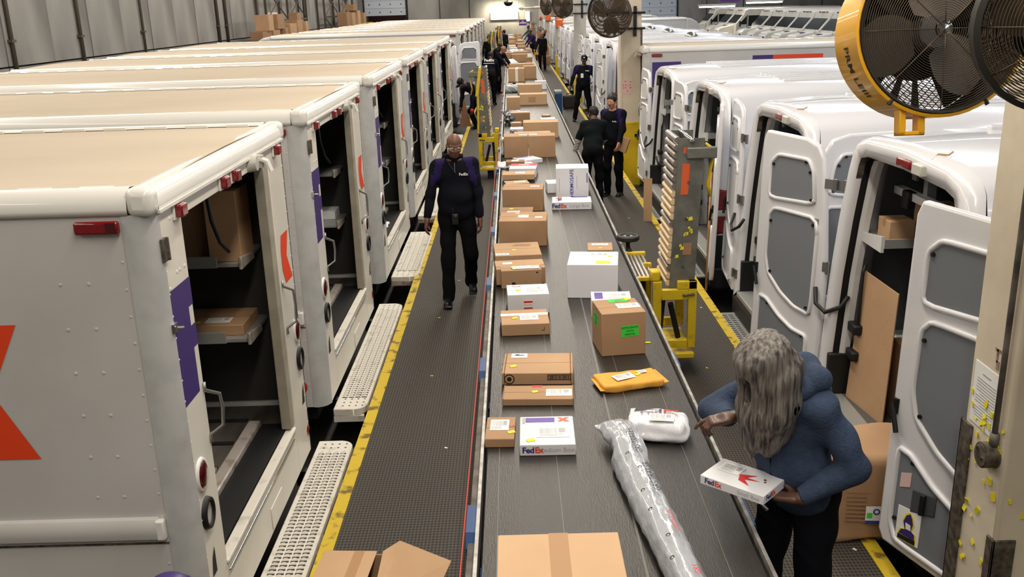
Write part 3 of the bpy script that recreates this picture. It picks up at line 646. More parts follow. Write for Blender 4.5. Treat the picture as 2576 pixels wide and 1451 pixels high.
    part('chassis', MB().box(-TL-1, -.15, .5, .62, -.1, .1).box(-TL-1, -.15, TW-.62, TW-.5, -.1, .1).box(-.3, -.15, .2, TW-.2, -.12, .08).box(-1.7, -1.5, .2, TW-.2, -.1, .1), 'frame_black', t)
    return t
def make_step(t, worn=False, x1=.26, y0=.3, y1=2.5):
    """rear step of the van: punched tread plate with raised lips"""
    m = 'rust' if worn else 'step_paint'; n = 6; r = .1
    pts = [(.0, y0), (x1-r, y0)]+[(x1-r+r*math.sin(a), y0+r-r*math.cos(a)) for a in np.linspace(0, PI/2, n)]+[(x1-r+r*math.cos(a), y1-r+r*math.sin(a)) for a in np.linspace(0, PI/2, n)]+[(0, y1)]
    s = part('rear_step', MB().prism([(x, y, -.05) for x, y in pts], (0, 0, .06)), 'step_paint', t, bevel=.006)
    mb = MB(); cols = 4; dx = (x1-.05)/cols
    y = y0+.22
    while y < y1-.2:
        for c in range(cols):
            xc = .03+dx*(c+.5); a = dx*.43
            P = [(xc+a*math.cos(th), y+.016*math.sin(th), .0105+.011*math.sin(th)) for th in np.linspace(0, PI, 6)]
            Q = [(xc+a*math.cos(th), y, .0102) for th in np.linspace(0, PI, 6)]
            mb.loft([P, Q])
            mb.add([(xc-a, y-.017, .0106), (xc+a, y-.017, .0106), (xc+a*.9, y+.001, .0106), (xc-a*.9, y+.001, .0106)], [(0, 1, 2, 3)], 1)
        y += .041
    for yy in (y0+.06, y0+.12, y0+.18, y1-.06, y1-.12, y1-.18):
        for c in range(4):
            xc = .03+dx*(c+.5)+.01*(int(yy*100) % 2); mb.add([(xc+.009*math.cos(a), yy+.009*math.sin(a), .0106) for a in np.linspace(0, 2*PI, 7)[:-1]], [(0, 1, 2, 3, 4, 5)], 1)
    o = part('punched_tread', mb, ['step_paint', 'step_dark'], s); o['kind'] = 'stuff'
    for yy in (y0+.3, y1-.36): part('step_bracket', MB().box(-.1, .03, yy, yy+.06, -.16, -.05), 'frame_black', s)
    for i in range(3): part('bump_pad', MB().box(x1, x1+.03, y0+.15+i*.7, y0+.62+i*.7, -.16, -.02), 'step_dark', s, bevel=.006)
    part('step_edge', MB().box(0, x1-.02, y0+.0, y0+.03, -.1, -.05), 'rust' if worn else 'step_paint', s)
    return s
T1 = make_truck('nearest white step van at the left edge, cartons inside, long tread step')
make_step(T1, y0=.45, y1=2.52)
lt = ['second step van from the camera on the left, white boxes on its inner shelves', 'third step van from the camera on the left, plastic mailer on its sill', 'fourth step van from the camera on the left, a carton against its doorway', 'fifth step van from the camera on the left, narrow dark doorway', 'sixth step van from the camera on the left, next to the open white van']
spec = [(6.74, 1.1), (10.12, 1.24), (13.55, 1.17), (16.85, 1.12), (20.0, 1.5)]
trucks = [T1]
for (y, s), l in zip(spec, lt):
    r = dup(T1, (-1.5, y, 0), label=l, scale=(1, s, 1), skip=('rear_step', 'rivets.side')); trucks.append(r)
make_step(trucks[1], y0=.1/1.1, y1=2.85/1.1); make_step(trucks[2], worn=True, x1=.32, y0=.5/1.24, y1=2.8/1.24); make_step(trucks[3], worn=True, x1=.3, y0=.35, y1=2.3); make_step(trucks[4], worn=True, y0=.3, y1=2.2); make_step(trucks[5], worn=True, y0=.6, y1=2.2)
far = [(28.6, 1.25, 'first step van beyond the open white van on the left, red lamps on its header'), (32.4, 1.2, 'second step van beyond the open white van on the left'), (36.0, 1.2, 'third step van beyond the open white van on the left'), (40.0, 1.2, 'fourth step van beyond the open white van on the left'), (44.2, 1.25, 'fifth step van beyond the open white van on the left'), (48.6, 1.25, 'next to last step van of the left row'), (53.0, 1.25, 'last step van of the left row, nearest the glaring lamp')]
for y, s, l in far: trucks.append(dup(T1, (-1.5, y, 0), label=l, scale=(1, s, 1), skip=('rear_step',)))
# side lettering of the nearest van (only the arrow end of the big x shows) and its fleet number
sp = [c for c in T1.children if c.name.startswith('side_panel')][0]
part('letter_x', MB().add([(x, -.0025, z) for x, z in ((-1.15, 1.81), (-.64, 1.81), (-.80, 1.495), (-.64, 1.18), (-1.15, 1.18), (-1.3, 1.35), (-1.3, 1.64))], [(0, 6, 5, 4, 3, 2, 1)]), 'decal_orange', sp)
for i, (t_, s_) in enumerate(zip(trucks[:3], ('206250', None, None))):
    if s_: text('fleet_number', s_, .055, frame((.0015, 1.66, 2.235), (0, 1, 0), (0, 0, 1)), 'ink_grey', t_)
# ---------------------------------------------------------------- high-roof cargo vans with open rear doors (local frame: x=0 rear edge, body towards +x, y from the near side)
OUT = [(0, .12), (-.005, .6), (0, 1.15), (.04, 1.55), (.11, 1.9), (.155, 2.05), (.215, 2.115), (.40, 2.165), (1.0, 2.19)]
OPN = [(.15, .24), (.15, .6), (.165, 1.15), (.21, 1.55), (.265, 1.86), (.285, 1.955), (.315, 2.005), (.43, 2.03), (1.0, 2.045)]
mir = lambda h: h+[(2-y, z) for y, z in h[-2::-1]]
xr = lambda z: -.1*(2.1-z)/1.9
def ins(h, d): return [(y+d if y < 1 else y, z-(d if z > 1.9 else 0)) for y, z in h]
def vsec(h, dx): return [(xr(z)+dx, y, z) for y, z in mir(h)]
def make_van(label):
    t = thing('cargo_van', label, 'van', (2.3, 4.53, 0), group='white cargo vans backed up to the right walkway')
    body = [[(x, 1+(y-1)*w, .12+(z-.12)*f) for y, z in mir(OUT)] for x, w, f in ((.1, 1, 1), (.5, 1, 1.012), (3.0, 1, 1.02), (4.1, 1, 1.01), (4.5, .99, .985), (4.75, .98, .93), (5.3, .97, .68), (5.6, .96, .56), (6.1, .95, .48), (6.35, .9, .4), (6.42, .85, .05))]
    part('body_shell', MB().loft(body), 'van_white', t, smooth=True)
    mid = [(a[0]*.6+b[0]*.4, a[1]*.6+b[1]*.4) for a, b in zip(OUT, OPN)]
    part('rear_frame', MB().loft([vsec(OUT, .1), vsec(ins(OUT, .006), .05), vsec(ins(OUT, .03), .012), vsec(mid, 0), vsec(OPN, .015), vsec(OPN, .06)]), 'van_white', t, smooth=True)
    part('door_seal', MB().loft([vsec(OPN, .06), vsec(ins(OPN, -.012), .065), vsec(ins(OPN, -.012), .1), vsec(ins(OPN, .02), .1)]), 'rubber', t)
    part('door_jamb', MB().loft([vsec(ins(OPN, .02), .1), vsec(ins(OPN, .03), .13), vsec(ins(OPN, .03), .17), vsec(ins(OPN, -.08), .2)]), 'van_inner', t)
    part('seam_line', MB().loft([[(xr(z)+d, y+(-.002 if y < 1 else .002), z+.003) for y, z in mir(OUT)] for d in (.44, .452)]), 'rubber', t)
    for k in range(6): part('roof_rib', MB().box(.75, 3.6, .5+k*.2-.03, .5+k*.2+.03, 2.18, 2.222+.006*(1 if k in (2, 3) else 0)), 'van_white', t, bevel=.008)
    # interior
    LIN = [(.08, .24), (.075, .6), (.08, 1.15), (.125, 1.55), (.2, 1.88), (.25, 2.0), (.33, 2.06), (.5, 2.085), (1.0, 2.1)]
    part('inner_lining', MB().loft([[(x, y, z) for y, z in mir(LIN)] for x in (.24, 3.7)]).poly([(3.7, y, z) for y, z in mir(LIN)]), 'van_lining', t, auto=True)
    part('cargo_floor', MB().box(-.02, 3.7, .1, 1.9, .2, .245), 'van_floor', t)
    part('door_sill', MB().box(-.1, .06, .19, 1.81, .2, .25), 'shelf_metal', t, bevel=.008)
    for x in (.8, 1.7, 2.6):
        part('upright', MB().box(x-.03, x+.03, 1.83, 1.9, .25, 2.06), 'shelf_metal', t)
    part('upright', MB().box(.36, .42, 1.42, 1.48, .25, 2.04), 'shelf_metal', t)
    for z in (.68, 1.44):
        xs = .12 if z > 1 else .4
        s = part('shelf', MB().box(xs, 3.4, 1.45, 1.9, z, z+.02).box(xs, 3.4, 1.43, 1.45, z, z+.06), 'shelf_metal', t)
        part('shelf_lip', MB().prism([(xs-.02, 1.44, z-.03), (xs-.02, 1.78, z-.03), (xs-.02, 1.78, z+.03), (xs-.02, 1.44, z+.08)], (.02, 0, 0)), 'van_inner', s)
    part('roof_rail', MB().box(.3, .36, .2, 1.8, 1.74, 1.79), 'van_inner', t); part('rail_clamp', MB().box(.27, .33, 1.5, 1.6, 1.68, 1.8), 'black', t, bevel=.01)
    part('grab_bar', MB().tube([(.12, 1.72, 1.25), (.1, 1.71, 1.2), (.09, 1.70, .8), (.1, 1.7, .74)], .012), 'black', t, smooth=True)
    for z in (.55, .75): part('door_catch', MB().box(.05, .12, 1.66, 1.8, z, z+.07), 'black', t, bevel=.012)
    # header: brake lamp, camera bracket, loose wire
    l = part('brake_lamp', MB().box(-.012, .04, .86, 1.06, 2.06, 2.115), 'red_lens', t, bevel=.012)
    part('camera_box', MB().box(-.03, .06, .66, .79, 2.055, 2.12), 'lamp_glass', t, bevel=.008); part('camera_lens', MB().box(-.035, -.02, .69, .75, 2.03, 2.06), 'black', t)
    part('camera_wire', MB().tube([(.02, .7, 2.1), (.03, .66, 2.15), (.08, .7, 2.18), (.1, .62, 2.185), (.14, .66, 2.195)], .006), 'card_d', t, smooth=True)
    part('header_strip', MB().loft([[(xr(z)+.02+d, y, z-.004) for y, z in mir(OPN)[4:-4]] for d in (0, .045)]), 'worn_steel', t)
    # lamps, bumper and step at the rear
    for y0, y1, xl in ((-.008, .13, -.085), (1.95, 2.008, .0)):
        l = part('tail_lamp', MB().box(xl, .12, y0, y1, .56, 1.08), 'red_lens', t, bevel=.03, seg=3)
        part('clear_band', MB().box(xl-.004, .1, y0-.004, y1+.004, .76, .86), 'lamp_glass', l, bevel=.03, seg=3)
    part('rear_bumper', MB().box(-.1, .15, -.02, 2.02, -.1, .2), 'rubber', t, bevel=.05, seg=3)
    part('lower_trim', MB().box(-.06, .12, -.012, .19, .1, .56), 'black', t, bevel=.01); part('lower_trim', MB().box(-.06, .12, 1.81, 2.012, .1, .56), 'black', t, bevel=.01)
    s = part('rear_step', MB().box(-.25, -.05, .3, 1.9, -.04, 0.005), 'step_grey', t, bevel=.03, seg=3)
    mb = MB()
    for k in range(26):
        for c in range(3): mb.box(-.235+c*.06, -.235+c*.06+.042, .36+k*.057, .36+k*.057+.018, .005, .007)
    o = part('grate_slots', mb, 'step_dark', s); o['kind'] = 'stuff'
    part('step_arm', MB().box(-.14, .1, .5, 1.66, -.08, -.03), 'frame_black', s)
    for x in (1.1, 5.2):
        for y in (.14, 1.86):
            w_ = part('wheel', MB().lathe([(.18, -.1), (.3, -.1), (.34, -.07), (.34, .07), (.3, .1), (.18, .1)], 18, frame((x, y, FZ+.34), (1, 0, 0), (0, 0, 1))), 'rubber', t, smooth=True)
            part('hub', MB().lathe([(0, .06), (.18, .03), (.18, -.05), (0, -.06)], 14, frame((x, y, FZ+.34), (1, 0, 0), (0, 0, 1))), 'steel', w_, auto=True)
    part('underbody', MB().box(.1, 5.8, .35, 1.65, -.1, .15), 'frame_black', t)
    part('windscreen', MB().loft([[(x+.012, 1+(y-1)*w*.86, .12+(z-.12)*f+.02) for y, z in mir(OUT)[5:12]] for x, w, f in ((4.75, .98, .93), (5.3, .97, .68))]), 'glass_dark', t, smooth=True)
    return t
INS = [[(.15, 1.60), (.66, 1.57), (.66, 1.84), (.58, 1.91), (.25, 1.91), (.19, 1.83)], [(.1, 1.5), (.58, 1.5), (.64, 1.44), (.645, 1.12), (.6, .98), (.44, .86), (.28, .79), (.1, .77)], [(.12, .26), (.64, .26), (.69, .36), (.69, .78), (.6, .77), (.44, .67), (.28, .61), (.12, .6)]]
def door_outline(): return [(.0, .2), (.74, .2), (.78, .26), (.78, 2.0), (.75, 2.075), (.3, 2.06), (.17, 2.02), (.11, 1.93), (.05, 1.55), (.0, 1.15)]
def make_door(t, hinge, ang, side, grey=True, outer=None, extra=False):
    """side=+1: the door runs along +y when its angle is 0 and shows its inner side to -x; -1 mirrors it"""
    m = Matrix.Translation(hinge) @ Matrix.Rotation(ang, 4, 'Z')
    P = lambda d, z, e=0.: m @ Vector((xr(z)*.6+e, side*d, z))
    def slab(pts, e0, e1, mb): 
        a = [P(d, z, e0) for d, z in pts]; b = [P(d, z, e1) for d, z in pts]; n = len(pts)
        if side < 0: a.reverse(); b.reverse()
        return mb.add(a+b, [tuple(range(n)), tuple(range(2*n-1, n-1, -1))]+[(i+n, (i+1) % n+n, (i+1) % n, i) for i in range(n)])
    d_ = part('rear_door', slab(door_outline(), 0, .05, MB()), 'van_white', t, bevel=.018, seg=3)
    for i, q in enumerate(INS):
        part('door_panel', slab(q, -.006, .002, MB()), 'van_grey' if grey else 'van_inner', d_, bevel=.003)
        rim = [P(d, z, -.004) for d, z in q]; pts = []
        for k in range(len(rim)):
            a, b, c = rim[k-1], rim[k], rim[(k+1) % len(rim)]
            pts += [b+(a-b)*.16, b+(a-b)*.04+(c-b)*.04, b+(c-b)*.16]
        part('panel_rim', MB().tube(pts+pts[:2], .016, n=8), 'van_white', d_, smooth=True)
        for k in (0, 2, 4, -1): 
            c = q[k]; cx = sum(x for x, _ in q)/len(q); cz = sum(z for _, z in q)/len(q); f = .86
            part('panel_clip', MB().cyl(P(cx+(c[0]-cx)*f, cz+(c[1]-cz)*f, -.002), P(cx+(c[0]-cx)*f, cz+(c[1]-cz)*f, -.018), .011, n=8), 'black', d_)
    for z in (.42, 1.18, 1.78):
        h = part('door_hinge', MB().add([P(.02+.05*(z > 1.5), z-.05, -.004), P(-.1, z-.05, .03), P(-.1, z+.02, .03), P(.02+.05*(z > 1.5), z+.02, -.004)], [(0, 1, 2, 3)]).cyl(P(-.03, z-.06, .0), P(-.03, z+.03, .0), .014, n=8).cyl(P(-.1, z-.06, .03), P(-.1, z+.03, .03), .016, n=8), 'steel', d_)
    part('lock_latch', MB().cyl(P(.75, .95, -.0), P(.75, 1.03, -.0), .02, n=8).cyl(P(.76, 1.0, -.02), P(.7, .86, -.03), .014, n=8), 'black', d_)
    part('check_strap', MB().tube([P(.06, 1.0, -.01), P(-.0, .9, -.05), P(-.1, .86, -.05), P(-.2, .92, .0), P(-.22, 1.0, .04)], .016), 'rubber', d_, smooth=True)
    if extra:
        part('handle_recess', slab([(.4, .52), (.56, .47), (.56, .6), (.4, .63)], -.012, 0, MB()), 'van_dark', d_, bevel=.008)
        part('handle_bar', slab([(.46, .5), (.49, .49), (.49, .61), (.46, .615)], -.03, -.012, MB()), 'black', d_, bevel=.006)
        part('small_label', slab([(.58, .6), (.65, .57), (.65, .65), (.58, .68)], -.009, -.006, MB()), 'paper_pink', d_)
        s = part('safety_sticker', slab([(.48, .3), (.64, .28), (.64, .47), (.48, .49)], -.009, -.006, MB()), 'paper', d_)
        part('figure_outline', slab([(.495, .3), (.625, .285), (.615, .35), (.58, .36), (.6, .4), (.58, .45), (.55, .47), (.53, .45), (.515, .41), (.53, .37), (.5, .36)], -.0105, -.009, MB()), 'sticker_yellow', s)
        part('figure_print', slab([(.505, .33), (.615, .32), (.6, .35), (.575, .36), (.59, .4), (.575, .44), (.55, .46), (.535, .44), (.525, .41), (.535, .37), (.51, .36)], -.012, -.0105, MB()), 'decal_purple', s)
        part('figure_band', slab([(.535, .37), (.57, .365), (.575, .4), (.54, .4)], -.0125, -.012, MB()), 'paper', s)
        part('sticker_caption', slab([(.5, .305), (.62, .29), (.62, .315), (.5, .33)], -.0125, -.0105, MB()), 'ink_black', s)
    return d_
V4 = make_van('nearest open white van on the right, cartons and a cardboard sheet inside')
vans = [V4]
vl = [(7.19, 'second open white van from the camera on the right, door swung back along its side'), (10.24, 'third open white van from the camera on the right, door seen edge-on'), (13.53, 'fourth open white van from the camera on the right, next to the purple-marked truck'), (1.8, 'white van hidden behind the near pillar, only its rear door showing')]
for y, l in vl: vans.append(dup(V4, (2.3, y, 0), label=l))
V3, V2, V1, V5 = vans[1:]; V3.location.z = -.03; V2.location.z = -.06; V1.location.z = -.11
# far-side doors swung back, near-side doors folded along the body or half open
FAR = (-.05, 2.0, 0); NEAR = (-.03, .14, 0)
make_door(V4, FAR, math.radians(24), 1)
make_door(V5, FAR, math.radians(20), 1, extra=True)
make_door(V3, FAR, math.radians(-5), 1, grey=False); make_door(V2, FAR, math.radians(3), 1, grey=False); make_door(V1, FAR, math.radians(3), 1, grey=False)
make_door(V3, (-.03, -.04, 0), math.radians(91), -1); make_door(V1, (-.03, -.04, 0), math.radians(91), -1)
make_door(V2, NEAR, math.radians(-12), -1); make_door(V4, (-.03, -.04, 0), math.radians(91), -1)
# vans and trucks further down the right side
D1 = make_van('x'); 
D1['label'] = 'white van behind the second pillar, left of the woman facing the camera'
D1.location = (2.3, 21.6, 0)
make_door(D1, FAR, math.radians(10), 1, grey=False); make_door(D1, NEAR, math.radians(-20), -1)
rv = part('roof_vent', MB().lathe([(.2, 2.2), (.2, 2.22), (.16, 2.26), (.08, 2.3), (0, 2.31)], 16, Matrix.Translation((2.45, 1.0, .02))), 'steel', D1, smooth=True)
for y, l in ((24.9, 'white van with a roof vent right behind the man in the cap'), (28.2, 'white van with a roof vent level with the third pillar'), (34.6, 'first white van beyond the third pillar on the right'), (37.9, 'second white van beyond the third pillar on the right'), (41.2, 'white van with its door open just before the orange-box pillar'), (48.2, 'first white van beyond the orange-box pillar'), (51.5, 'second white van beyond the orange-box pillar'), (61.0, 'last white van on the right before the back wall')):
    dup(D1, (2.3, y, 0), label=l, scale=(.78, 1, 1))
D1.scale = (.78, 1, 1)
# left side: the open van between the step vans
VL = dup(D1, (-1.62, 27.55, 0), rz=PI, label='open white van standing between the step vans on the left', group='left open van', skip=('roof_vent', 'rear_door'), scale=(1, 1, 1))
del VL['group']
make_door(VL, (-.04, 1.9, 0), math.radians(12), 1); make_door(VL, NEAR, math.radians(-62), -1)
# right-hand step vans
RT = dup(T1, (2.4, 19.1, -.12), rz=PI, label='white step van on the right with a big purple block and a two-colour stripe', group='step vans backed up on the right', scale=(1, .76, 1), skip=('rear_step', 'pull_strap'))
fs = [c for c in RT.children if c.name.startswith('side_panel') and max(v[1] for v in c.bound_box) > 1][0]
for c in list(fs.children): bpy.data.objects.remove(c)
part('purple_block', MB().box(-.66, -.14, TW, TW+.002, .9, 2.1), 'decal_purple', fs); part('stripe_purple', MB().box(-2.32, -1.95, TW, TW+.002, 2.1, 2.17), 'decal_purple', fs); part('stripe_orange', MB().box(-3.22, -2.32, TW, TW+.002, 2.1, 2.17), 'decal_orange', fs)
for y, l in ((46.6, 'cream-roofed step van on the right between the third and fourth pillars'), (57.4, 'cream-roofed step van on the right near the far pillars')):
    r = dup(T1, (2.4, y, -.1), rz=PI, label=l, group='step vans backed up on the right', skip=('rear_step', 'fleet_number'))
for r in [o for o in bpy.data.objects if o.name.startswith('letter_x') and o.parent and o.parent.name.startswith('side_panel')][1:]: bpy.data.objects.remove(r)
# row of step vans at the far right, noses towards us
def make_nose():
    t = thing('parked_step_van', 'x', 'delivery truck', (12.4, 38, FZ), group='far row of step vans facing the belt'); W = 2.15
    part('hood', MB().prism([(.0, .45, .5), (-.02, .45, 1.0), (.03, .45, 1.65), (.2, .45, 1.8), (1.02, .45, 1.97), (1.02, .45, .5)], (0, W-.9, 0)), 'truck_white', t, bevel=.06)
    part('fender', MB().box(.15, 1.0, .08, W-.08, .5, 1.25), 'truck_side', t, bevel=.08)
    prof = [(.98, .4), (1.0, 2.0), (1.45, 2.52), (1.55, 2.74), (1.75, 2.84), (7.2, 2.86), (7.2, .4)]
    part('body_shell', MB().prism([(x, 0, z) for x, z in prof], (0, W, 0)), 'truck_white', t, bevel=.05)
    part('windscreen', MB().prism([(1.02, .12, 2.03), (1.02, W-.12, 2.03), (1.42, W-.12, 2.48), (1.42, .12, 2.48)], (-.02, 0, .015)), 'glass_dark', t)
    part('wiper', MB().cyl((1.0, .5, 2.02), (1.2, .9, 2.25), .012, n=6), 'black', t)
    part('side_window', MB().box(1.75, 2.5, -.006, .01, 1.85, 2.45).prism([(1.2, -.006, 1.95), (1.65, -.006, 1.95), (1.65, -.006, 2.45)], (0, .01, 0)), 'glass_dark', t)
    part('door_line', MB().box(1.66, 1.7, -.01, 0, .7, 2.5).box(2.55, 2.58, -.01, 0, .7, 2.5), 'worn_steel', t)
    part('grille', MB().box(-.03, .05, .8, W-.8, .8, 1.5), 'black', t, bevel=.02)
    for y in (.6, W-.6): l = part('headlamp', MB().box(-.03, .05, y-.1, y+.1, 1.3, 1.5), 'lamp_glass', t, bevel=.02)
    part('bumper', MB().box(-.12, .1, .05, W-.05, .35, .55), 'frame_black', t, bevel=.02)
    part('hood_logo', MB().box(.5, .7, W/2-.25, W/2+.0, 1.9, 1.915).box(.5, .7, W/2+.02, W/2+.24, 1.9, 1.915), ['decal_purple'], t)
    part('hood_vent', MB().prism([(.015, .5, 1.3), (.015, .75, 1.3), (.03, .75, 1.6), (.03, .5, 1.6)], (-.02, 0, .01)), 'black', t)
    for y in (.6, .95, 1.1, 1.25, 1.6): part('roof_lamp', MB().box(1.5, 1.58, y-.05, y+.05, 2.72, 2.78), 'rust', t, bevel=.01)
    part('mirror', MB().tube([(1.3, -.02, 1.8), (1.2, -.2, 1.8), (1.2, -.22, 2.1)], .015).box(1.16, 1.24, -.3, -.18, 1.85, 2.15), 'black', t)
    for x in (1.0, 6.0):
        for y in (.15, W-.15): part('wheel', MB().lathe([(0, -.11), (.36, -.11), (.4, -.07), (.4, .07), (.36, .11), (0, .11)], 16, frame((x, y, .4), (1, 0, 0), (0, 0, 1))), 'rubber', t, auto=True)
    return t
N0 = make_nose()
nl = ['nearest of the far step vans facing us, partly behind the yellow fan', 'second from the right of the far step vans facing us', 'third from the right of the far step vans, lamp glints on its windscreen', 'fourth from the right of the far step vans facing us', 'fifth from the right of the far step vans facing us', 'sixth from the right of the far step vans facing us', 'seventh from the right of the far step vans, beside the gap']
N0['label'] = nl[0]; N0.location = (12.4, 37.3, FZ)
for y, l in zip((39.8, 42.2, 44.6, 47, 49.4, 51.9), nl[1:]): dup(N0, (12.4, y, FZ), label=l)
for y, dx, l in ((57.8, 0, 'far step van with bright glare on its windscreen, left of the gap'), (60.4, 0, 'next to last far step van at the left end of the row'), (66.0, 0, 'last far step van at the left end of the row')): dup(N0, (12.4+dx, y, FZ), label=l)
# ---------------------------------------------------------------- parcels (local frame: base centre at the origin, front = -y)
KR = ('card_a', 'card_b', 'card_c', 'card_d')
def carton(label, x, y, z, w, d, h, a=0., m='card_a', tape='tape_clear', cat='box', group=None, name='carton', bev=.004, flap=True):
    t = thing(name, label, cat, (x, y, z), math.radians(a), group)
    part('body', MB().box(-w/2, w/2, -d/2, d/2, 0, h), m, t, bevel=min(bev, h*.2, w*.1))
    if flap and m in KR: part('flap_seam', MB().box(-w/2+.002, w/2-.002, -.0012, .0012, h, h+.0006), 'card_edge', t)
    if tape: part('packing_tape', MB().box(-w/2-.0008, w/2+.0008, -.024, .024, h-.05 if h > .08 else h*.4, h+.0012), tape, t)
    return t
def label_on(t, px, py, sx, sy, h, code=True, m='paper', rot=0.):
    """shipping label on the top face"""
    mx = Matrix.Translation((px, py, h+.0014)) @ Matrix.Rotation(rot, 4, 'Z')
    l = part('shipping_label', MB().box(-sx/2, sx/2, -sy/2, sy/2, 0, .001, mx=mx), m, t)
    if code:
        mb = MB(); x = -sx*.4
        while x < sx*.1: b = rnd.choice((.0015, .003, .0045)); mb.box(x, x+b, -sy*.1, sy*.38, .001, .0016, mx=mx); x += b+rnd.choice((.0015, .003))
        for i in range(3): mb.box(-sx*.4, sx*(.1+.25*rnd.random()), -sy*(.2+.09*i), -sy*(.17+.09*i), .001, .0016, mx=mx)
        mb.box(sx*.18, sx*.38, -sy*.05, sy*.38, .001, .0016, mx=mx)
        o = part('barcode', mb, 'ink_grey', l); o['kind'] = 'stuff'
    return l
def dot(t, px, py, h, s=.022, m='sticker_yellow', rot=.4):
    mx = Matrix.Translation((px, py, h+.003)) @ Matrix.Rotation(rot, 4, 'Z') @ Matrix.Rotation(.12, 4, 'X')
    part('sort_sticker', MB().box(-s, s, -s*.6, s*.6, 0, .0012, mx=mx), m, t)
def front(t, w, d, h, px, pz): return frame((px, -d/2-.0012, pz), (1, 0, 0), (0, 0, 1))
def top(px, py, h, r=0.): return Matrix.Translation((px, py, h+.0014)) @ Matrix.Rotation(r, 4, 'Z')
B = BZ+.001
# --- nearest cartons
t = carton('big kraft carton at the bottom middle of the belt, shiny tape down its lid', .12, 2.74, B, .44, .54, .345, 0, 'card_d', None, flap=False)
part('packing_tape', MB().box(-.035, .035, -.27-.001, .27+.001, .2, .3462), 'tape_clear', t)
t = carton('small flat kraft box with a barcode label, left of the Medium Box', -.115, 4.54, B, .155, .27, .05, -2, 'card_b', None)
label_on(t, -.005, .03, .1, .13, .05); text('red_stamp', 'RA', .035, top(.058, .015, .05), 'ink_red', t); dot(t, .06, -.06, .05, .02)
def courier_box(label, x, y, z, w, d, h, a, words=('Fed', 'Ex'), side_word=None, top_extra=True, s=.045):
    t = carton(label, x, y, z, w, d, h, a, 'card_white', None, name='courier_box')
    logo(min(s, h*.8), front(t, w, d, h, -w/2+.035+min(s, h*.8)*.9, h*.5), t)
    if side_word: text('size_word', side_word, min(s*.8, h*.62), front(t, w, d, h, w/2-.02-min(s*.8, h*.62)*2.2, h*.5), 'ink_grey', t)
    if top_extra:
        part('purple_print', MB().box(-w/2+.03, w/2-.1, d/2-.075, d/2-.02, h+.001, h+.0015), 'ink_purple', t)
        part('orange_x', MB().prism([(w/2-.085, d/2-.07, h+.001), (w/2-.065, d/2-.07, h+.001), (w/2-.055, d/2-.055, h+.001), (w/2-.045, d/2-.07, h+.001), (w/2-.02, d/2-.07, h+.001), (w/2-.043, d/2-.045, h+.001), (w/2-.02, d/2-.02, h+.001), (w/2-.045, d/2-.02, h+.001), (w/2-.055, d/2-.035, h+.001), (w/2-.065, d/2-.02, h+.001), (w/2-.085, d/2-.02, h+.001), (w/2-.067, d/2-.045, h+.001)], (0, 0, .0005)), 'ink_orange', t)
    return t
t = courier_box('white courier Medium Box on the belt, purple band and orange x on top', .13, 4.47, B, .285, .34, .062, -1, side_word='Medium Box')
label_on(t, .03, -.03, .17, .12, .062); dot(t, -.085, -.12, .062, .022); part('dark_strip', MB().box(-.13, -.115, .08, .15, .063, .064), 'ink_grey', t)
t = carton('long flat kraft box with a white label, just behind the Medium Box', .1, 5.02, B, .4, .2, .042, -3, 'card_b', None)
label_on(t, .12, -.01, .15, .1, .042); dot(t, -.02, .0, .042, .018); part('red_tape_print', MB().box(-.04, .02, .07, .1, .0422, .0428), 'ink_red', t)
for s in (-1, 1): part('tuck_flap', MB().box(s*.2-.003, s*.2+.003, -.1, .1, .0, .045), 'card_c', t)
t = carton('wide kraft box printed with a round stamp, tractor label on its lid', .11, 5.4, B, .43, .34, .075, -3, 'card_a', None)
l = label_on(t, -.12, .12, .1, .075, .075, code=False); part('tractor_print', MB().prism([(-.15, .118, .0772), (-.09, .118, .0772), (-.09, .13, .0772), (-.12, .132, .0772), (-.125, .142, .0772), (-.14, .142, .0772), (-.15, .13, .0772)], (0, 0, .0004)), 'ink_black', l)
dot(t, -.15, -.06, .075, .02)
part('round_stamp', MB().lathe([(.026, 0), (.029, .0004), (.032, 0)], 20, front(t, .43, .34, .075, -.17, .037)).lathe([(.0, 0), (.014, .0004)], 14, front(t, .43, .34, .075, -.17, .037)), 'ink_black', t)
mbf = MB()
for x0, x1, z0, z1 in ((.06, .2, .062, .066), (.06, .2, .03, .034), (.06, .064, .03, .066), (.196, .2, .03, .066)): mbf.box(x0, x1, -.1716, -.171, z0, z1)
part('stamp_frame', mbf, 'ink_black', t); mbf = MB()
for i in range(16): mbf.box(.068+i*.0078, .068+i*.0078+rnd.choice((.003, .005)), -.1716, -.171, .036, .06)
o = part('stamp_letters', mbf, 'ink_black', t); o['kind'] = 'stuff'
for s in (-1, 1): part('tuck_flap', MB().box(s*.2-.003, s*.2+.003, -.171, .17, .0, .0765), 'card_edge', t)
t = carton('kraft box with a white tape stripe across its lid', .04, 6.27, B, .335, .32, .085, 2, 'card_a', None)
part('white_tape', MB().box(-.1685, .1685, .03, .075, .04, .0862), 'tape_white', t); label_on(t, .03, -.03, .13, .1, .085); dot(t, -.07, -.03, .085, .022); part('corner_mark', MB().box(.11, .13, -.162, -.1605, .035, .038).box(.128, .131, -.162, -.1605, .035, .06), 'ink_black', t)
t = carton('white box with a red FRAGILE sticker on its front', .07, 6.72, B, .31, .26, .15, 2, 'card_white', None)
label_on(t, .05, .0, .13, .1, .15); dot(t, -.07, -.02, .15, .02); f = part('fragile_sticker', MB().box(-.035, .03, -.132, -.1305, .04, .1), 'paper', t)
part('red_band', MB().box(-.035, .03, -.133, -.132, .085, .1).box(-.035, .03, -.133, -.132, .04, .05), 'ink_red', f); text('fragile_word', 'FRAGILE', .017, frame((-.0025, -.1325, .067), (1, 0, 0), (0, 0, 1)), 'ink_red', f)
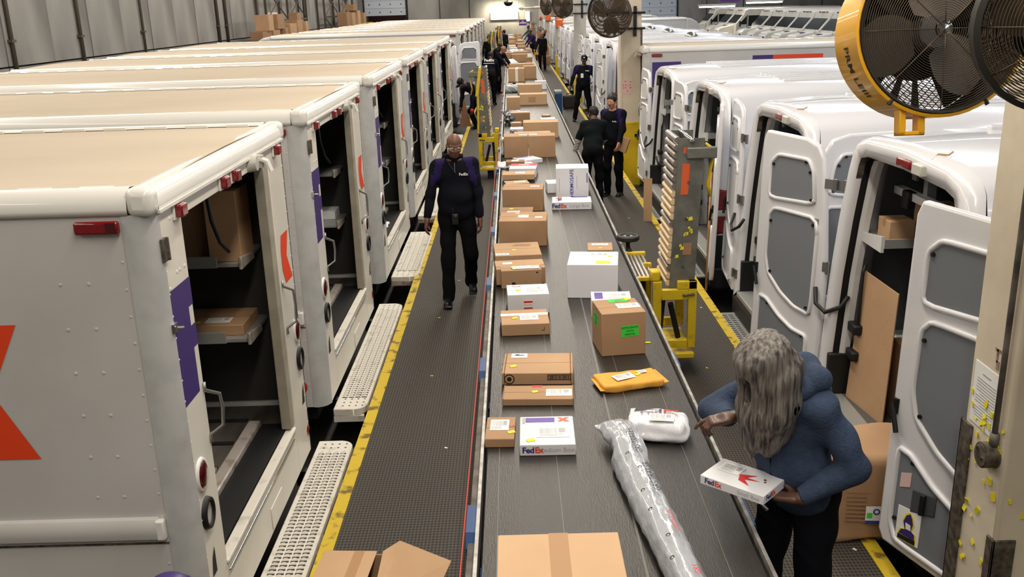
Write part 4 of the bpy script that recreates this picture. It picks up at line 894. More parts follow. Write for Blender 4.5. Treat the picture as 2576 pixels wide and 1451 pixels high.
part('red_curve', MB().lathe([(.025, 0), (.032, .0005)], 10, top(-.08, .1, .15), a0=-PI, a1=0), 'ink_red', t)
t = carton('taped kraft box with winged lid covered in labels', .02, 7.4, B, .33, .3, .15, 4, 'card_b', 'tape_white')
part('lid_wing', MB().box(-.2, .2, -.02, .16, .145, .153), 'card_a', t); part('lid_wing', MB().box(.165, .2, -.1, .16, .02, .15), 'card_b', t); part('lid_wing', MB().box(-.2, -.165, -.1, .16, .02, .15), 'card_b', t)
label_on(t, .04, -.08, .22, .09, .153); label_on(t, -.1, .06, .08, .06, .153, code=False); dot(t, -.06, -.08, .155, .02); part('black_mark', MB().box(.12, .135, -.151, -.15, .12, .132).box(-.08, -.05, -.151, -.15, .02, .05), 'ink_black', t)
t = carton('smudged kraft box with a white label at its corner, lid facing up', -.0, 8.14, B, .41, .46, .1, 3, 'card_a', None)
label_on(t, -.14, -.18, .12, .07, .1); dot(t, -.03, -.05, .1, .02); part('smudge', MB().poly([(-.05, .1, .1008), (.12, .08, .1008), (.14, .15, .1008), (.0, .17, .1008)]), 'card_c', t)
t = carton('large kraft carton with two labels on top, tallest of the left line nearby', .07, 8.82, B, .455, .4, .245, -3, 'card_b', None)
label_on(t, .0, .0, .1, .12, .245); label_on(t, .15, -.05, .07, .06, .245, code=False); dot(t, -.06, .12, .245, .02)
t = carton('low kraft carton peeking out behind the tall two-label carton', .01, 9.7, B, .34, .3, .12, -3, 'card_c', None); label_on(t, -.03, -.08, .13, .07, .12); dot(t, -.06, .05, .12)
t = carton('kraft carton with patches of clear tape on its front', .09, 10.36, B, .45, .34, .245, -4, 'card_b', None)
part('tape_patch', MB().box(-.2, -.12, -.1712, -.17, .02, .07), 'tape_clear', t); part('tape_patch', MB().box(.08, .2, -.1712, -.17, .02, .08), 'tape_clear', t); label_on(t, .13, .0, .1, .07, .245)
# --- poly-wrapped and soft parcels (blended solids)
def soft(label, name, cat, x, y, z, hs, r, m, a=0., bumps=10, amp=.006, seed=1, h=.008, tilt=0., group=None):
    g = np.random.default_rng(seed); s = SDF(.02); s.rbox((0, 0, hs[2]), hs, r)
    K = g.normal(size=(bumps, 3))*np.array([28, 28, 40]); ph = g.random(bumps)*6.28
    nz = lambda X: sum(amp/bumps**.5*np.sin(X@k+p) for k, p in zip(K, ph))
    t = thing(name, label, cat, (x, y, z), math.radians(a), group); t.rotation_euler.x = tilt
    sdf_part('body', [(s, h, nz)], m, t); return t
# kraft padded envelope on the right half of the belt
t = soft('yellow padded envelope lying crooked on the right half of the belt', 'padded_envelope', 'envelope', .645, 5.2, B, (.19, .105, .024), .016, 'envelope_kraft', 14, 5, .004, 5, .006)
part('crimped_edge', MB().prism([(-.21, -.1, .02), (-.185, -.105, .02), (-.185, .1, .02), (-.205, .09, .02)], (0, 0, .004)), 'envelope_kraft', t); part('crimped_edge', MB().prism([(.185, -.095, .018), (.215, -.11, .03), (.21, .1, .03), (.185, .1, .018)], (0, 0, .004)), 'envelope_kraft', t)
label_on(t, -.03, .0, .13, .08, .052, rot=.2); label_on(t, .1, .04, .06, .04, .053, rot=.2); dot(t, .06, .0, .054, .018)
# white courier poly bag
t = soft('white courier plastic bag with purple and orange print, behind the long tube', 'courier_bag', 'plastic bag', .715, 4.5, B, (.155, .105, .052), .04, 'poly_white', -12, 8, .009, 9, .006)
lm = label_on(t, .02, -.03, .13, .09, .117); logo(.085, Matrix.Translation((.02, .05, .124)) @ Matrix.Rotation(-.3, 4, 'X'), t)
part('seal_strip', MB().prism([(-.165, .06, .03), (-.15, .09, .1), (-.125, .1, .1), (-.15, .04, .06)], (.0, .0, .004)), 'poly_white', t)
# long tube in clear film
t = thing('wrapped_tube', 'long tube wrapped in clear printed plastic lying along the right of the belt', 'tube', (.54, 3.7, B))
g = np.random.default_rng(3); s = SDF(.03); p0 = np.array([-.03, .62, .075]); p1 = np.array([.11, -.95, .07])
s.cap(p0, p1, .068); s.ell(p0+(-.01, .06, 0), (.095, .12, .055)); s.ell(p0+(-.03, .14, .0), (.1, .06, .018), k=.05); s.ell(p0+(.02, -.15, .01), (.085, .2, .062)); s.cap(p0+(-.02, -.2, -.03), p1+(-.03, .3, -.03), .062)
K = np.stack([g.normal(size=7)*26, g.normal(size=7)*8, g.normal(size=7)*28], 1); ph = g.random(7)*6.28
film = sdf_part('film_wrap', [(s, .0075, lambda X: sum(.0028*np.abs(np.sin(X@k+p)) for k, p in zip(K, ph))-.012)], 'plastic_film', t)
dr = Vector(p1-p0).normalized(); 
def on_tube(f, ang, off=.0): # point on the film surface
    c = Vector(p0)+(Vector(p1)-Vector(p0))*f; sx = Vector((dr.y, -dr.x, 0)).normalized(); n = sx*math.sin(ang)+Vector((0, 0, 1))*math.cos(ang); return c+n*(.086+off), n
for i, (f, ang, tx, sz, mt) in enumerate(((.13, .0, 'GRS/TRAILER', .046, 'ink_black'), (.36, -.1, 'GRS/TRAILER', .046, 'ink_black'), (.6, -.25, 'GRS/TRAILER', .028, 'ink_red'), (.82, -.1, 'GRS', .034, 'ink_red'))):
    if i in (0, 1): tx = ('GRS/TRAILER', 'GRS/TRAILER')[i]
    c, n = on_tube(f, -.15, .008); y_ = n.cross(-dr)
    text('film_print', tx, sz, frame(c, -dr, y_), mt, t)
for f, ang in ((.2, .5), (.3, .2), (.42, .55), (.52, .6), (.66, .35), (.75, .6)):
    c, n = on_tube(f, ang, .006); part('recycling_mark', MB().lathe([(.006, 0), (.011, .0008)], 8, frame(c, dr, n.cross(dr))), 'ink_black', t)
c, n = on_tube(.93, -.05, .008); m4 = frame(c, dr, n.cross(dr)); l = part('shipping_label', MB().box(-.1, .08, -.045, .045, 0, .001, mx=m4), 'paper', t); mb = MB()
for i in range(12): mb.box(-.09, -.02, -.035+i*.006, -.032+i*.006, .001, .0016, mx=m4)
o = part('barcode', mb, 'ink_grey', l); o['kind'] = 'stuff'
# --- right line on the belt
t = carton('brown carton with green REFRIGERATE stickers on lid, front and side', .655, 5.83, B, .29, .3, .29, 7, 'card_b', 'tape_clear')
def sticker(t, mx, sx, sy, lines, size, m='sticker_green'):
    s = part('warning_sticker', MB().box(-sx/2, sx/2, -sy/2, sy/2, 0, .001, mx=mx), m, t)
    for i, l_ in enumerate(lines): text('sticker_word', l_, size, mx @ Matrix.Translation((0, sy*.3-i*sy*.3, .0014)), 'ink_black', s, bold=.01)
sticker(t, frame((.04, -.1505, .165), (1, .0, .05), (-.05, 0, 1)), .115, .075, ('REFRIGERATE', 'UPON', 'ARRIVAL'), .0185); sticker(t, frame((-.1455, .02, .2), (0, -1, 0), (0, 0, 1)), .13, .075, ('REFRIGERATE', 'UPON', 'ARRIVAL'), .0185); sticker(t, top(.02, .105, .29, .05), .13, .06, ('REFRIGERATE', 'UPON', 'ARRIVAL'), .016)
label_on(t, .06, -.01, .15, .1, .29); dot(t, .085, .11, .292, .02)
t = carton('flat white box with a purple panel on its lid, behind the REFRIGERATE carton', .68, 6.56, B, .29, .22, .13, -3, 'card_white', None)
part('purple_panel', MB().box(-.12, -.06, -.07, .08, .13, .1312), 'ink_purple', t); label_on(t, .05, .0, .16, .12, .13); dot(t, .09, -.08, .132, .02)
for s in (-1, 1): part('tuck_flap', MB().box(s*.136-.003, s*.136+.003, -.111, .11, .0, .1315), 'card_white', t)
t = carton('large plain white box with a yellow sticker on top, right half of the belt', .6, 7.12, B, .39, .4, .27, -7, 'card_white', None)
dot(t, .08, -.14, .27, .055, rot=.0); dot(t, .13, .05, .27, .016); dot(t, .09, .12, .27, .016); part('top_print', MB().box(-.02, .0, .1, .14, .2705, .271).box(.03, .06, .11, .15, .2705, .271), 'ink_grey', t); part('side_print', MB().box(.1955, .1962, -.16, -.14, .05, .1), 'ink_grey', t)
t = carton('thin kraft box with a label right behind the large plain white box', .77, 8.4, B, .23, .28, .035, -4, 'card_a', None); label_on(t, .0, .06, .15, .07, .035); dot(t, .0, -.08, .035, .018)
t = courier_box('white courier Large Box lying flat in front of the tall upright white box', .63, 10.35, B, .44, .31, .085, -3, side_word='Large Box', s=.075, top_extra=False); logo(.09, top(-.14, .05, .085, PI/2), t)
part('purple_print', MB().box(.0, .18, .11, .15, .086, .087), 'ink_purple', t)
t = carton('tall upright white box with blue vertical lettering, standing on the right of the belt', .665, 10.78, B, .375, .3, .39, -3, 'card_white', None)
text('vertical_word', 'THERMOSAFE', .058, frame((-.005, -.152, .2), (0, 0, 1), (-1, 0, 0)), 'ink_blue', t, bold=.01); part('edge_print', MB().box(.165, .175, -.152, -.1505, .22, .33), 'ink_blue', t); part('purple_edge', MB().box(.0, .18, -.152, -.1505, .0, .012), 'ink_purple', t)
part('lid_print', MB().lathe([(0, 0), (.022, .0006)], 12, top(.0, .02, .39), a0=0, a1=PI), 'ink_grey', t); part('fine_print', MB().box(-.15, -.145, -.152, -.1505, .12, .28).box(.05, .055, -.152, -.1505, .15, .3), 'ink_grey', t)
t = courier_box('white courier box half hidden right of the tall upright white box', .79, 11.25, B, .2, .25, .16, -3, top_extra=False, s=.04)
t = carton('white envelope box half hidden left of the tall upright white box', .46, 11.3, B, .16, .25, .12, 4, 'card_white', None)
# --- left line, further away
t = carton('thin kraft book box with a white label, tilted on the pile behind the taped carton', .02, 11.72, B, .3, .22, .05, 9, 'card_d', None); label_on(t, .04, .0, .14, .1, .05)
t = carton('flat kraft box with a white label at its middle, near the red-topped box', .05, 12.1, B+.03, .42, .26, .07, -2, 'card_d', None); label_on(t, .02, .0, .12, .12, .07)
t = carton('white box with a red upper half on its lid, left of the belt', .12, 12.5, B, .36, .4, .12, -5, 'card_white', None); part('red_half', MB().box(-.18, .18, .02, .2, .12, .1212), 'ink_red', t); part('lid_print', MB().box(-.07, .07, .09, .12, .1212, .122), 'ink_white', t)
t = soft('white mailer bag under a small kraft box at the left belt edge', 'mailer_bag', 'plastic bag', -.0, 13.22, B, (.25, .22, .02), .015, 'poly_white', 0, 6, .01, 3, .012)
t = carton('small kraft box lying on the white mailer bag', .01, 13.1, B+.045, .26, .2, .055, -1, 'card_c', None); label_on(t, .0, .0, .1, .14, .055)
t = courier_box('white courier box turned cornerwise in front of the two tall kraft cartons', .19, 13.55, B, .33, .31, .06, 28, s=.05); 
t = carton('left one of two tall kraft cartons side by side across the belt', .03, 14.15, B, .36, .34, .32, 0, 'card_b', 'tape_clear'); label_on(t, .11, .0, .12, .1, .32)
t = carton('right one of two tall kraft cartons side by side across the belt', .42, 14.13, B, .40, .34, .32, -1, 'card_b', 'tape_clear'); label_on(t, -.13, .02, .12, .12, .32)
t = soft('white poly bag stuck beside the left tall kraft carton', 'mailer_bag', 'plastic bag', -.17, 14.3, B, (.025, .12, .13), .02, 'poly_white', 0, 5, .01, 8, .012)
t = carton('long low kraft carton behind the two tall cartons', .31, 15.5, B, .6, .36, .17, 2, 'card_d', 'tape_clear')
t = carton('wide kraft carton reaching to the right, behind the long low carton', .47, 16.25, B, .6, .38, .27, -2, 'card_d', 'tape_clear')
t = courier_box('small white courier box left of the wide kraft carton', .07, 16.75, B, .26, .3, .1, -3, s=.06)
t = carton('little kraft box with a label behind the small courier box', .05, 17.4, B, .2, .22, .12, 0, 'card_b', None); label_on(t, .0, .0, .14, .1, .12)
t = soft('grey plastic bag sagging beside a brown carton at the left belt edge', 'plastic_bag', 'plastic bag', -.06, 18.1, B, (.09, .16, .11), .06, 'poly_dark', 0, 8, .03, 4, .014)
t = carton('brown carton with an open worn lid, right of the grey sagging bag', .13, 18.2, B, .37, .36, .22, 2, 'card_c', 'tape_white'); label_on(t, .06, .05, .16, .12, .22)
t = carton('tiny kraft box at the right of the belt, left of the standing women', .66, 18.9, B, .18, .2, .07, -4, 'card_c', None); label_on(t, 0, 0, .12, .1, .07)
t = courier_box('white courier box with small print right of the belt, near the tiny kraft box', .66, 18.1, B, .28, .3, .1, 0, s=.05); 
t = soft('dark flat plastic parcel with a white label, left belt edge', 'plastic_bag', 'plastic bag', -.0, 19.9, B, (.2, .2, .03), .025, 'poly_dark', -2, 6, .012, 6, .014); label_on(t, .04, 0, .2, .14, .062)
t = carton('upright kraft box at the left belt edge, left of the long kraft carton', .01, 20.8, B, .29, .32, .27, 0, 'card_a', 'tape_white')
t = carton('low kraft box just behind the upright kraft box', .12, 22.4, B, .3, .3, .13, 0, 'card_c', None); label_on(t, 0, 0, .16, .1, .13)
t = carton('long kraft carton crossing the belt, printed square on its front', .47, 21.8, B, .62, .4, .24, -3, 'card_d', 'tape_clear'); part('print_patch', MB().box(-.1, .06, -.202, -.2005, .06, .18), 'card_b', t)
t = soft('grey plastic wrapped parcel left of the second long kraft carton', 'plastic_parcel', 'plastic bag', .08, 25.2, B, (.24, .36, .08), .05, 'poly_grey', -4, 7, .02, 7, .018); label_on(t, .08, .1, .22, .2, .164)
t = carton('second long kraft carton crossing the belt, behind the first', .45, 24.6, B, .62, .4, .23, -3, 'card_d', 'tape_clear')
t = carton('upright white box at the right belt edge behind the long cartons', .76, 25.7, B, .3, .25, .22, -2, 'card_white', None)
for lx, w_, l in ((-.02, .26, 'left one of two flat packets before the white-taped carton'), (.16, .32, 'right one of two flat packets before the white-taped carton')):
    t = carton(l, lx, 27.2, B, w_, .3, .05, 0, 'card_d', None)
t = carton('upright kraft carton with a white tape stripe down its front', .14, 28.7, B, .48, .5, .38, -3, 'card_a', None); part('white_tape', MB().box(-.03, .05, -.2515, -.2505, 0, .38).box(-.03, .05, -.25, .25, .38, .3812), 'tape_white', t)
t = carton('square kraft carton right of the white-taped carton', .55, 29.6, B, .4, .42, .38, 0, 'card_b', 'tape_clear')
t = carton('small bright green box between the two upright cartons', .37, 31.0, B, .11, .2, .16, 0, 'sticker_green', None, flap=False)
t = carton('long kraft carton behind the green box', .33, 31.8, B, .8, .4, .33, -2, 'card_d', 'tape_clear')
t = carton('open kraft box with its white flap up, left of the belt', .02, 35.6, B, .5, .5, .14, 6, 'card_c', None); part('flap', MB().quad((-.1, -.2, .14), (.2, -.1, .15), (.05, .1, .28), (-.2, 0, .26)), 'paper', t)
t = carton('small kraft box at the right belt edge by the far workers', .66, 36.4, B, .24, .3, .1, 0, 'card_c', None)
t = carton('kraft box stacked high at the right, before the dark-coated man', .7, 38.0, B, .24, .4, .2, 0, 'card_c', None)
t = carton('wide brown carton in the far middle of the belt', .3, 38.6, B, .62, .5, .3, 4, 'card_b', 'tape_clear')
t = carton('kraft carton pushed at the left edge where the blond worker reaches', -.1, 39.5, B, .36, .5, .33, 8, 'card_b', None)
t = carton('kraft carton in front of the far white bags', .4, 42.5, B, .6, .5, .22, 0, 'card_a', None)
for i in range(4): soft('crumpled white bag, %s of four in the heap far down the belt' % ('leftmost', 'second from left', 'third from left', 'rightmost')[i], 'mailer_bag', 'plastic bag', .0+.14*i, 45.4+.45*(i % 2), B, (.16, .2, .07), .06, 'poly_white', i*40, 6, .03, 20+i, .025, group='white bags far down the belt')
# the crowded far end of the belt: every parcel an object of its own
pr1 = carton('far parcel among the crowd near the end of the belt', .5, 46.8, B, .4, .4, .25, 0, 'card_b', None, group='parcels crowded at the far end', flap=False)
pr2 = carton('far white parcel among the crowd near the end of the belt', .1, 47.6, B, .36, .4, .18, 0, 'card_white', None, group='white parcels crowded at the far end', flap=False)
pr3 = carton('pale kraft parcel among the crowd near the end of the belt', .8, 46.0, B, .26, .3, .16, 0, 'card_d', None, group='pale parcels crowded at the far end', flap=False)
y = 48.2; row = 0
ORD = 'first second third fourth fifth sixth seventh eighth ninth tenth eleventh twelfth thirteenth fourteenth fifteenth sixteenth seventeenth eighteenth nineteenth twentieth twenty-first twenty-second twenty-third twenty-fourth twenty-fifth twenty-sixth twenty-seventh'.split()
while y < 68.5:
    x = .0+.1*rnd.random(); k = 0
    while x < .85:
        p = rnd.choice((pr1, pr1, pr2, pr3, pr3)); k += 1; dup(p, label='%s parcel, %s in the %s row of the crowd at the far belt end' % ({pr1: 'brown', pr2: 'white', pr3: 'pale kraft'}[p], ('left', 'middle', 'right')[min(k-1, 2)], ORD[row]), loc=(x, y+rnd.uniform(-.08, .08), B), rz=rnd.uniform(-.15, .15), scale=(rnd.uniform(.7, 1.1), 1, rnd.uniform(.5, 1.2))); x += .46
    y += rnd.uniform(.75, 1.15); row += 1
# --- on the floor and walkways
t = thing('open_carton', 'open kraft carton with a spread flap at the bottom left, on the walkway', 'box', (-.8, 3.86, .0)); 
w_, d_, hh = .36, .28, .5; m4 = Matrix.Rotation(math.radians(-4), 4, 'Z')
for nm, b in (('side_wall', (-w_/2, w_/2, -d_/2, -d_/2+.005, 0, hh)), ('side_wall', (-w_/2, w_/2, d_/2-.005, d_/2, 0, hh)), ('side_wall', (-w_/2, -w_/2+.005, -d_/2, d_/2, 0, hh)), ('side_wall', (w_/2-.005, w_/2, -d_/2, d_/2, 0, hh)), ('bottom', (-w_/2, w_/2, -d_/2, d_/2, 0, .005))): part(nm, MB().box(*b, mx=m4), 'card_b', t)
part('top_flap', MB().box(-w_/2-.02, w_/2-.12, -d_/2, d_/2+.02, hh, hh+.005, mx=m4), 'card_a', t)
part('top_flap', MB().prism([m4 @ Vector(p) for p in ((w_/2-.09, d_/2+.02, hh), (w_/2-.06, -d_/2-.1, hh), (w_/2+.2, -d_/2, hh-.06), (w_/2+.25, d_/2-.01, hh-.03), (w_/2-.02, d_/2+.1, hh+.01))], (0, 0, .005)), 'card_a', t)
part('packing_tape', MB().box(-.05, .0, -d_/2, d_/2+.02, hh+.005, hh+.0058, mx=m4), 'tape_clear', t); part('sort_sticker', MB().box(-.02, .05, -d_/2-.02, -d_/2+.015, hh+.0065, hh+.008, mx=m4), 'sticker_yellow', t)
# big battered carton by the near van
t = thing('battered_carton', 'big battered kraft carton on the floor before the nearest open van', 'box', (1.99, 5.0, .0), math.radians(-6))
s = SDF(.02); s.rbox((.0, 0, .275), (.31, .25, .265), .03, k=.0)
g = np.random.default_rng(11); K = g.normal(size=(8, 3))*7; ph = g.random(8)*6.28
sdf_part('body', [(s, .013, lambda X: sum(.006*np.sin(X@k+p) for k, p in zip(K, ph))+.03*np.clip(.25-X[..., 2], 0, 1)*np.sin(X[..., 0]*9))], 'card_b', t)
part('packing_tape', MB().box(-.31, .31, -.03, .03, .532, .542), 'tape_clear', t); part('packing_tape', MB().box(-.3, .3, -.25, -.2, .53, .541), 'tape_clear', t)
label_on(t, .15, -.13, .13, .15, .543); dot(t, .02, .02, .543, .03)
oc = part('company_label', MB().box(-.01, .15, -.262, -.259, .14, .25), 'paper', t); part('blue_ring', MB().lathe([(.011, 0), (.02, .001)], 14, frame((.05, -.2622, .217), (1, 0, 0), (0, 0, 1))), 'ink_blue', oc); text('company_word', 'mni', .042, frame((.105, -.2625, .218), (1, 0, 0), (0, 0, 1)), 'ink_blue', oc)
part('green_square', MB().box(-.003, .027, -.263, -.262, .175, .21), 'sticker_green', oc); part('blue_band', MB().box(-.01, .15, -.263, -.262, .14, .16), 'ink_blue', oc)
mb = MB()
for i in range(8): mb.box(-.12, .0+.02*math.sin(i*2), -.2605, -.2585, .15+i*.026, .161+i*.026)
o = part('printed_lines', mb, 'card_c', t); o['kind'] = 'stuff'
for nm, lab, x, y, z, w_, d_, h_, m_ in (('carton', 'small plain carton on the upper shelf of the nearest open van', 2.56, 6.14, 1.462, .17, .2, .14, 'card_a'), ('carton', 'carton with a dark machine print on the upper van shelf', 2.85, 6.17, 1.462, .24, .22, .22, 'card_a'), ('carton', 'grey-white box behind the cartons on the upper van shelf', 3.25, 6.18, 1.462, .4, .24, .3, 'card_white'), ('carton', 'big kraft carton on the floor inside the nearest open van', 2.72, 5.85, .246, .34, .34, .55, 'card_b')):
    t = carton(lab, x, y, z, w_, d_, h_, 0, m_, 'tape_clear')
    if 'print' in lab: part('machine_print', MB().box(-.06, .06, -d_/2-.0012, -d_/2, .06, .1).box(-.03, .03, -d_/2-.0012, -d_/2, .1, .17).box(-.05, .0, -d_/2-.0012, -d_/2, .17, .2), 'ink_black', t); part('print_frame', MB().box(-.12, -.115, -d_/2-.0012, -d_/2, .03, .25).box(.115, .12, -d_/2-.0012, -d_/2, .03, .25).box(-.12, .12, -d_/2-.0012, -d_/2, .245, .25).box(-.12, .12, -d_/2-.0012, -d_/2, .03, .035), 'card_edge', t)
t = thing('cardboard_sheet', 'tall cardboard sheet leaning inside the doorway of the nearest open van', 'cardboard', (2.42, 6.03, .246)); part('sheet', MB().prism([(-.05, .27, 0), (.02, -.24, 0), (.05, -.24, .93), (.0, .25, .96)], (.008, .003, 0)), 'card_a', t)
t = thing('white_envelope', 'white document sheet on the lower shelf of the nearest open van', 'envelope', (2.72, 6.18, .701)); part('sheet', MB().prism([(-.2, -.1, 0), (.2, -.12, 0), (.2, .12, .01), (-.18, .1, .0)], (0, 0, .006)), 'paper', t)
t = soft('white plastic bag bundle hanging at the lower shelf of the nearest open van', 'plastic_bag', 'plastic bag', 3.0, 6.17, .701, (.12, .1, .16), .07, 'poly_white', 10, 6, .03, 31, .016)
# inside the left step vans
for lab, x, y, z, w_, d_, h_, m_ in (('wide brown carton on the upper shelf of the nearest step van', -2.16, 5.8, 1.581, .5, .3, .4, 'card_c'), ('narrow kraft carton at the shelf end of the nearest step van', -1.80, 5.72, 1.581, .2, .28, .44, 'card_a'), ('dark kraft carton between the two cartons on the upper step van shelf', -1.98, 5.9, 1.581, .14, .2, .28, 'card_c'), ('flat kraft box with a label on the lower shelf of the nearest step van', -1.96, 5.78, 1.091, .42, .36, .07, 'card_b')):
    t = carton(lab, x, y, z, w_, d_, h_, 0, m_, 'tape_clear'); 
    if 'label' in lab: label_on(t, .03, -.08, .16, .1, h_); dot(t, -.1, -.12, h_)
t = carton('blue and kraft box standing behind the flat box on the lower step van shelf', -2.3, 5.85, 1.091, .16, .14, .14, 0, 'card_a', None); part('blue_face', MB().box(-.08, .08, -.0712, -.07, .0, .1), 'support_blue', t)
t = thing('crowbar', 'dark flat iron bar lying on the floor of the nearest step van', 'tool', (-2.0, 5.0, .425), .2); part('bar', MB().box(-.2, .15, -.02, .02, 0, .015).box(.13, .17, -.03, .03, 0, .02), 'rust', t)
t = carton('white flat box on the lower shelf of the second step van', -1.9, 9.08, 1.091, .26, .24, .08, 0, 'card_white', None)
t = carton('kraft carton leaning at the doorway of the second step van', -1.95, 8.3, .415, .3, .3, .4, 0, 'card_c', None)
t = soft('white plastic mailer lying on the sill of the third step van', 'mailer_bag', 'plastic bag', -1.72, 11.3, .44, (.12, .25, .015), .012, 'poly_white', 0, 5, .008, 41, .012)
t = carton('pale carton standing in the doorway of the fourth step van', -1.72, 14.2, .44, .14, .3, .9, 0, 'card_a', None)
# cardboard and sticks by the right-hand vans, small things by the belt
t = thing('cardboard_strip', 'narrow kraft cardboard strip standing behind the upright roller gate', 'cardboard', (1.9, 13.2, .0)); part('sheet', MB().box(-.06, .06, 0, .01, 0, .62, mx=Matrix.Rotation(-.03, 4, 'X')), 'card_a', t)
t = thing('wooden_stick', 'long wooden broom stick leaning beside the edge-on van door', 'stick', (2.045, 9.72, .0)); part('stick', MB().cyl((-.0, 0, .012), (.09, .35, 1.25), .014, n=10), 'wood', t, smooth=True)
t = thing('cardboard_sheet', 'brown cardboard sheet leaning in the open white van on the left', 'cardboard', (-1.3, 24.9, -.0)); part('sheet', MB().prism([(-.1, 0, .0), (.18, .0, .0), (-.1, .3, 1.15), (-.14, .3, 1.15)], (.01, 0, 0)), 'card_c', t)
t = thing('blue_bin', 'blue bin with papers on top beside the belt, left of the man in the cap', 'bin', (1.24, 26.0, .0)); part('shell', MB().box(-.1, .1, -.3, .3, 0, .72), 'support_blue', t, bevel=.01); part('yellow_tag', MB().box(-.115, -.1, -.2, -.1, .3, .7), 'yellow_steel', t); part('paper_stack', MB().box(-.1, .1, -.25, .25, .72, .78), 'poly_grey', t, bevel=.01)
t = thing('black_case', 'black wheeled case on the right walkway, left of the man in the cap', 'case', (1.7, 28.4, .0)); part('shell', MB().box(-.2, .2, -.12, .12, .02, .42), 'rubber', t, bevel=.05, seg=3); part('handle', MB().tube([(-.08, 0, .42), (-.08, 0, .46), (.08, 0, .46), (.08, 0, .42)], .012), 'black', t)
for k in (-1, 1): part('wheel', MB().cyl((.18*k-.02, -.1, .03), (.18*k+.02, -.1, .03), .03, n=10), 'black', t)
for i, (x, y, z, l) in enumerate(((1.8, 50.0, 0, 'low brown carton by the orange-box pillar'), (1.8, 51.2, .0, 'taller brown carton with a green paper beyond the orange-box pillar'))):
    t = carton(l, x, y, z, .42, .4, .45 if i == 0 else .86, 0, 'card_c', None)
t = thing('purple_cap', 'edge of a purple knitted cap at the bottom left corner', 'hat', (-1.33, 3.3, -.3)); t.location = (-1.53, 3.44, .70)
part('crown', MB().lathe([(.1*math.cos(a), .075*math.sin(a)) for a in np.linspace(0, PI/2, 8)], 20), 'decal_purple', t, smooth=True); part('brim', MB().lathe([(.1, -.02), (.112, -.015), (.112, .015), (.1, .02)], 20), 'decal_purple', t, smooth=True); part('post', MB().cyl((0, 0, -1.12), (0, 0, .0), .05, n=10), 'frame_black', t)
# scraps on walkways
for i in range(14):
    x, y = (rnd.uniform(-1.0, -.42), rnd.uniform(4.5, 15)) if i % 2 else (rnd.uniform(1.25, 1.9), rnd.uniform(4.4, 15))
    y = 4.5+1.45*(i//2)+.4*rnd.random()
    t = thing('paper_scrap', 'tiny %s scrap on the %s walkway, %s of its scraps from the camera' % ('yellow' if i % 3 else 'white', 'left' if i % 2 else 'right', ORD[i//2]), 'scrap', (x, y, .001), rnd.random()*6, 'paper scraps on the walkways'); part('scrap', MB().prism([(-.012, -.006, 0), (.012, -.008, 0), (.014, .006, 0), (-.01, .007, 0)], (0, 0, .004)), 'sticker_yellow' if i % 3 else 'paper', t)
t = thing('paper_scrap', 'small yellow sticker lying on the floor of the nearest step van', 'scrap', (-1.8, 4.75, .424)); part('scrap', MB().box(-.02, .02, -.015, .015, 0, .002), 'sticker_yellow', t)
t = thing('paper_scrap', 'pale scrap lying on the belt right of the REFRIGERATE carton', 'scrap', (.86, 5.9, B)); part('scrap', MB().box(-.018, .018, -.008, .008, 0, .004), 'sticker_yellow', t)
# ---------------------------------------------------------------- people (local frame: facing -y, person's left = +x, z from the soles)
V3 = lambda *a: np.array(a, float)
def rot(ax, a):
    c, s = math.cos(a), math.sin(a)
    return np.array({'x': [[1, 0, 0], [0, c, -s], [0, s, c]], 'y': [[c, 0, s], [0, 1, 0], [-s, 0, c]], 'z': [[c, -s, 0], [s, c, 0], [0, 0, 1]]}[ax])
def ik(a, b, l1, l2, hint):
    """middle joint of a two-bone limb, bending towards hint"""
    d = b-a; L = np.linalg.norm(d); Lc = min(L, (l1+l2)*.999); u = d/L; b = a+u*Lc
    x = (l1*l1-l2*l2+Lc*Lc)/(2*Lc); h = math.sqrt(max(l1*l1-x*x, 0)); n = hint-u*(hint@u); n = n/(np.linalg.norm(n)+1e-9)
    return a+u*x+n*h, b
def hand_sdf(s, wr, d, nrm, side, curl, k=.008, sc=1., thumb=.5, spread=.0):
    """palm, four unequal bent fingers and a thumb leaving the side of the palm near its base; nrm = palm side"""
    d = d/np.linalg.norm(d); nrm = nrm-d*(nrm@d); nrm /= np.linalg.norm(nrm); a = np.cross(nrm, d)*side        # a points to the thumb side
    P = lambda x, y, z: wr+(d*x+a*y+nrm*z)*sc
    R = np.stack([d, a, nrm], 1)
    s.rbox(P(.045, 0, 0), V3(.047, .04, .0135)*sc, .013*sc, R, k); s.cap(wr-d*.03, P(.02, 0, 0), .027*sc, .026*sc, .02)
    for i, (y, L, r) in enumerate(((.029, .074, .0092), (.0095, .082, .0095), (-.010, .077, .009), (-.0285, .06, .008))):
        c0 = curl if np.isscalar(curl) else curl[i]; p = P(.085, y, 0); ang = 0.; pts = [p]; y2 = y*spread
        for j, f in enumerate((.45, .31, .24)):
            ang += c0*(.8, 1., .7)[j]; pts.append(pts[-1]+((d*math.cos(ang)+nrm*math.sin(ang))*L*f+a*y2*f)*sc)
        s.chain(pts, [r*sc, r*.97*sc, r*.9*sc, r*.8*sc], k*.5)
    t0 = P(.018, .03, .004); t1 = P(.045, .058, .012+.02*thumb); t2 = P(.07, .068-.02*thumb, .018+.035*thumb); t3 = P(.09, .066-.035*thumb, .02+.05*thumb)
    s.chain([t0, t1, t2, t3], [.014*sc, .0125*sc, .011*sc, .009*sc], k)
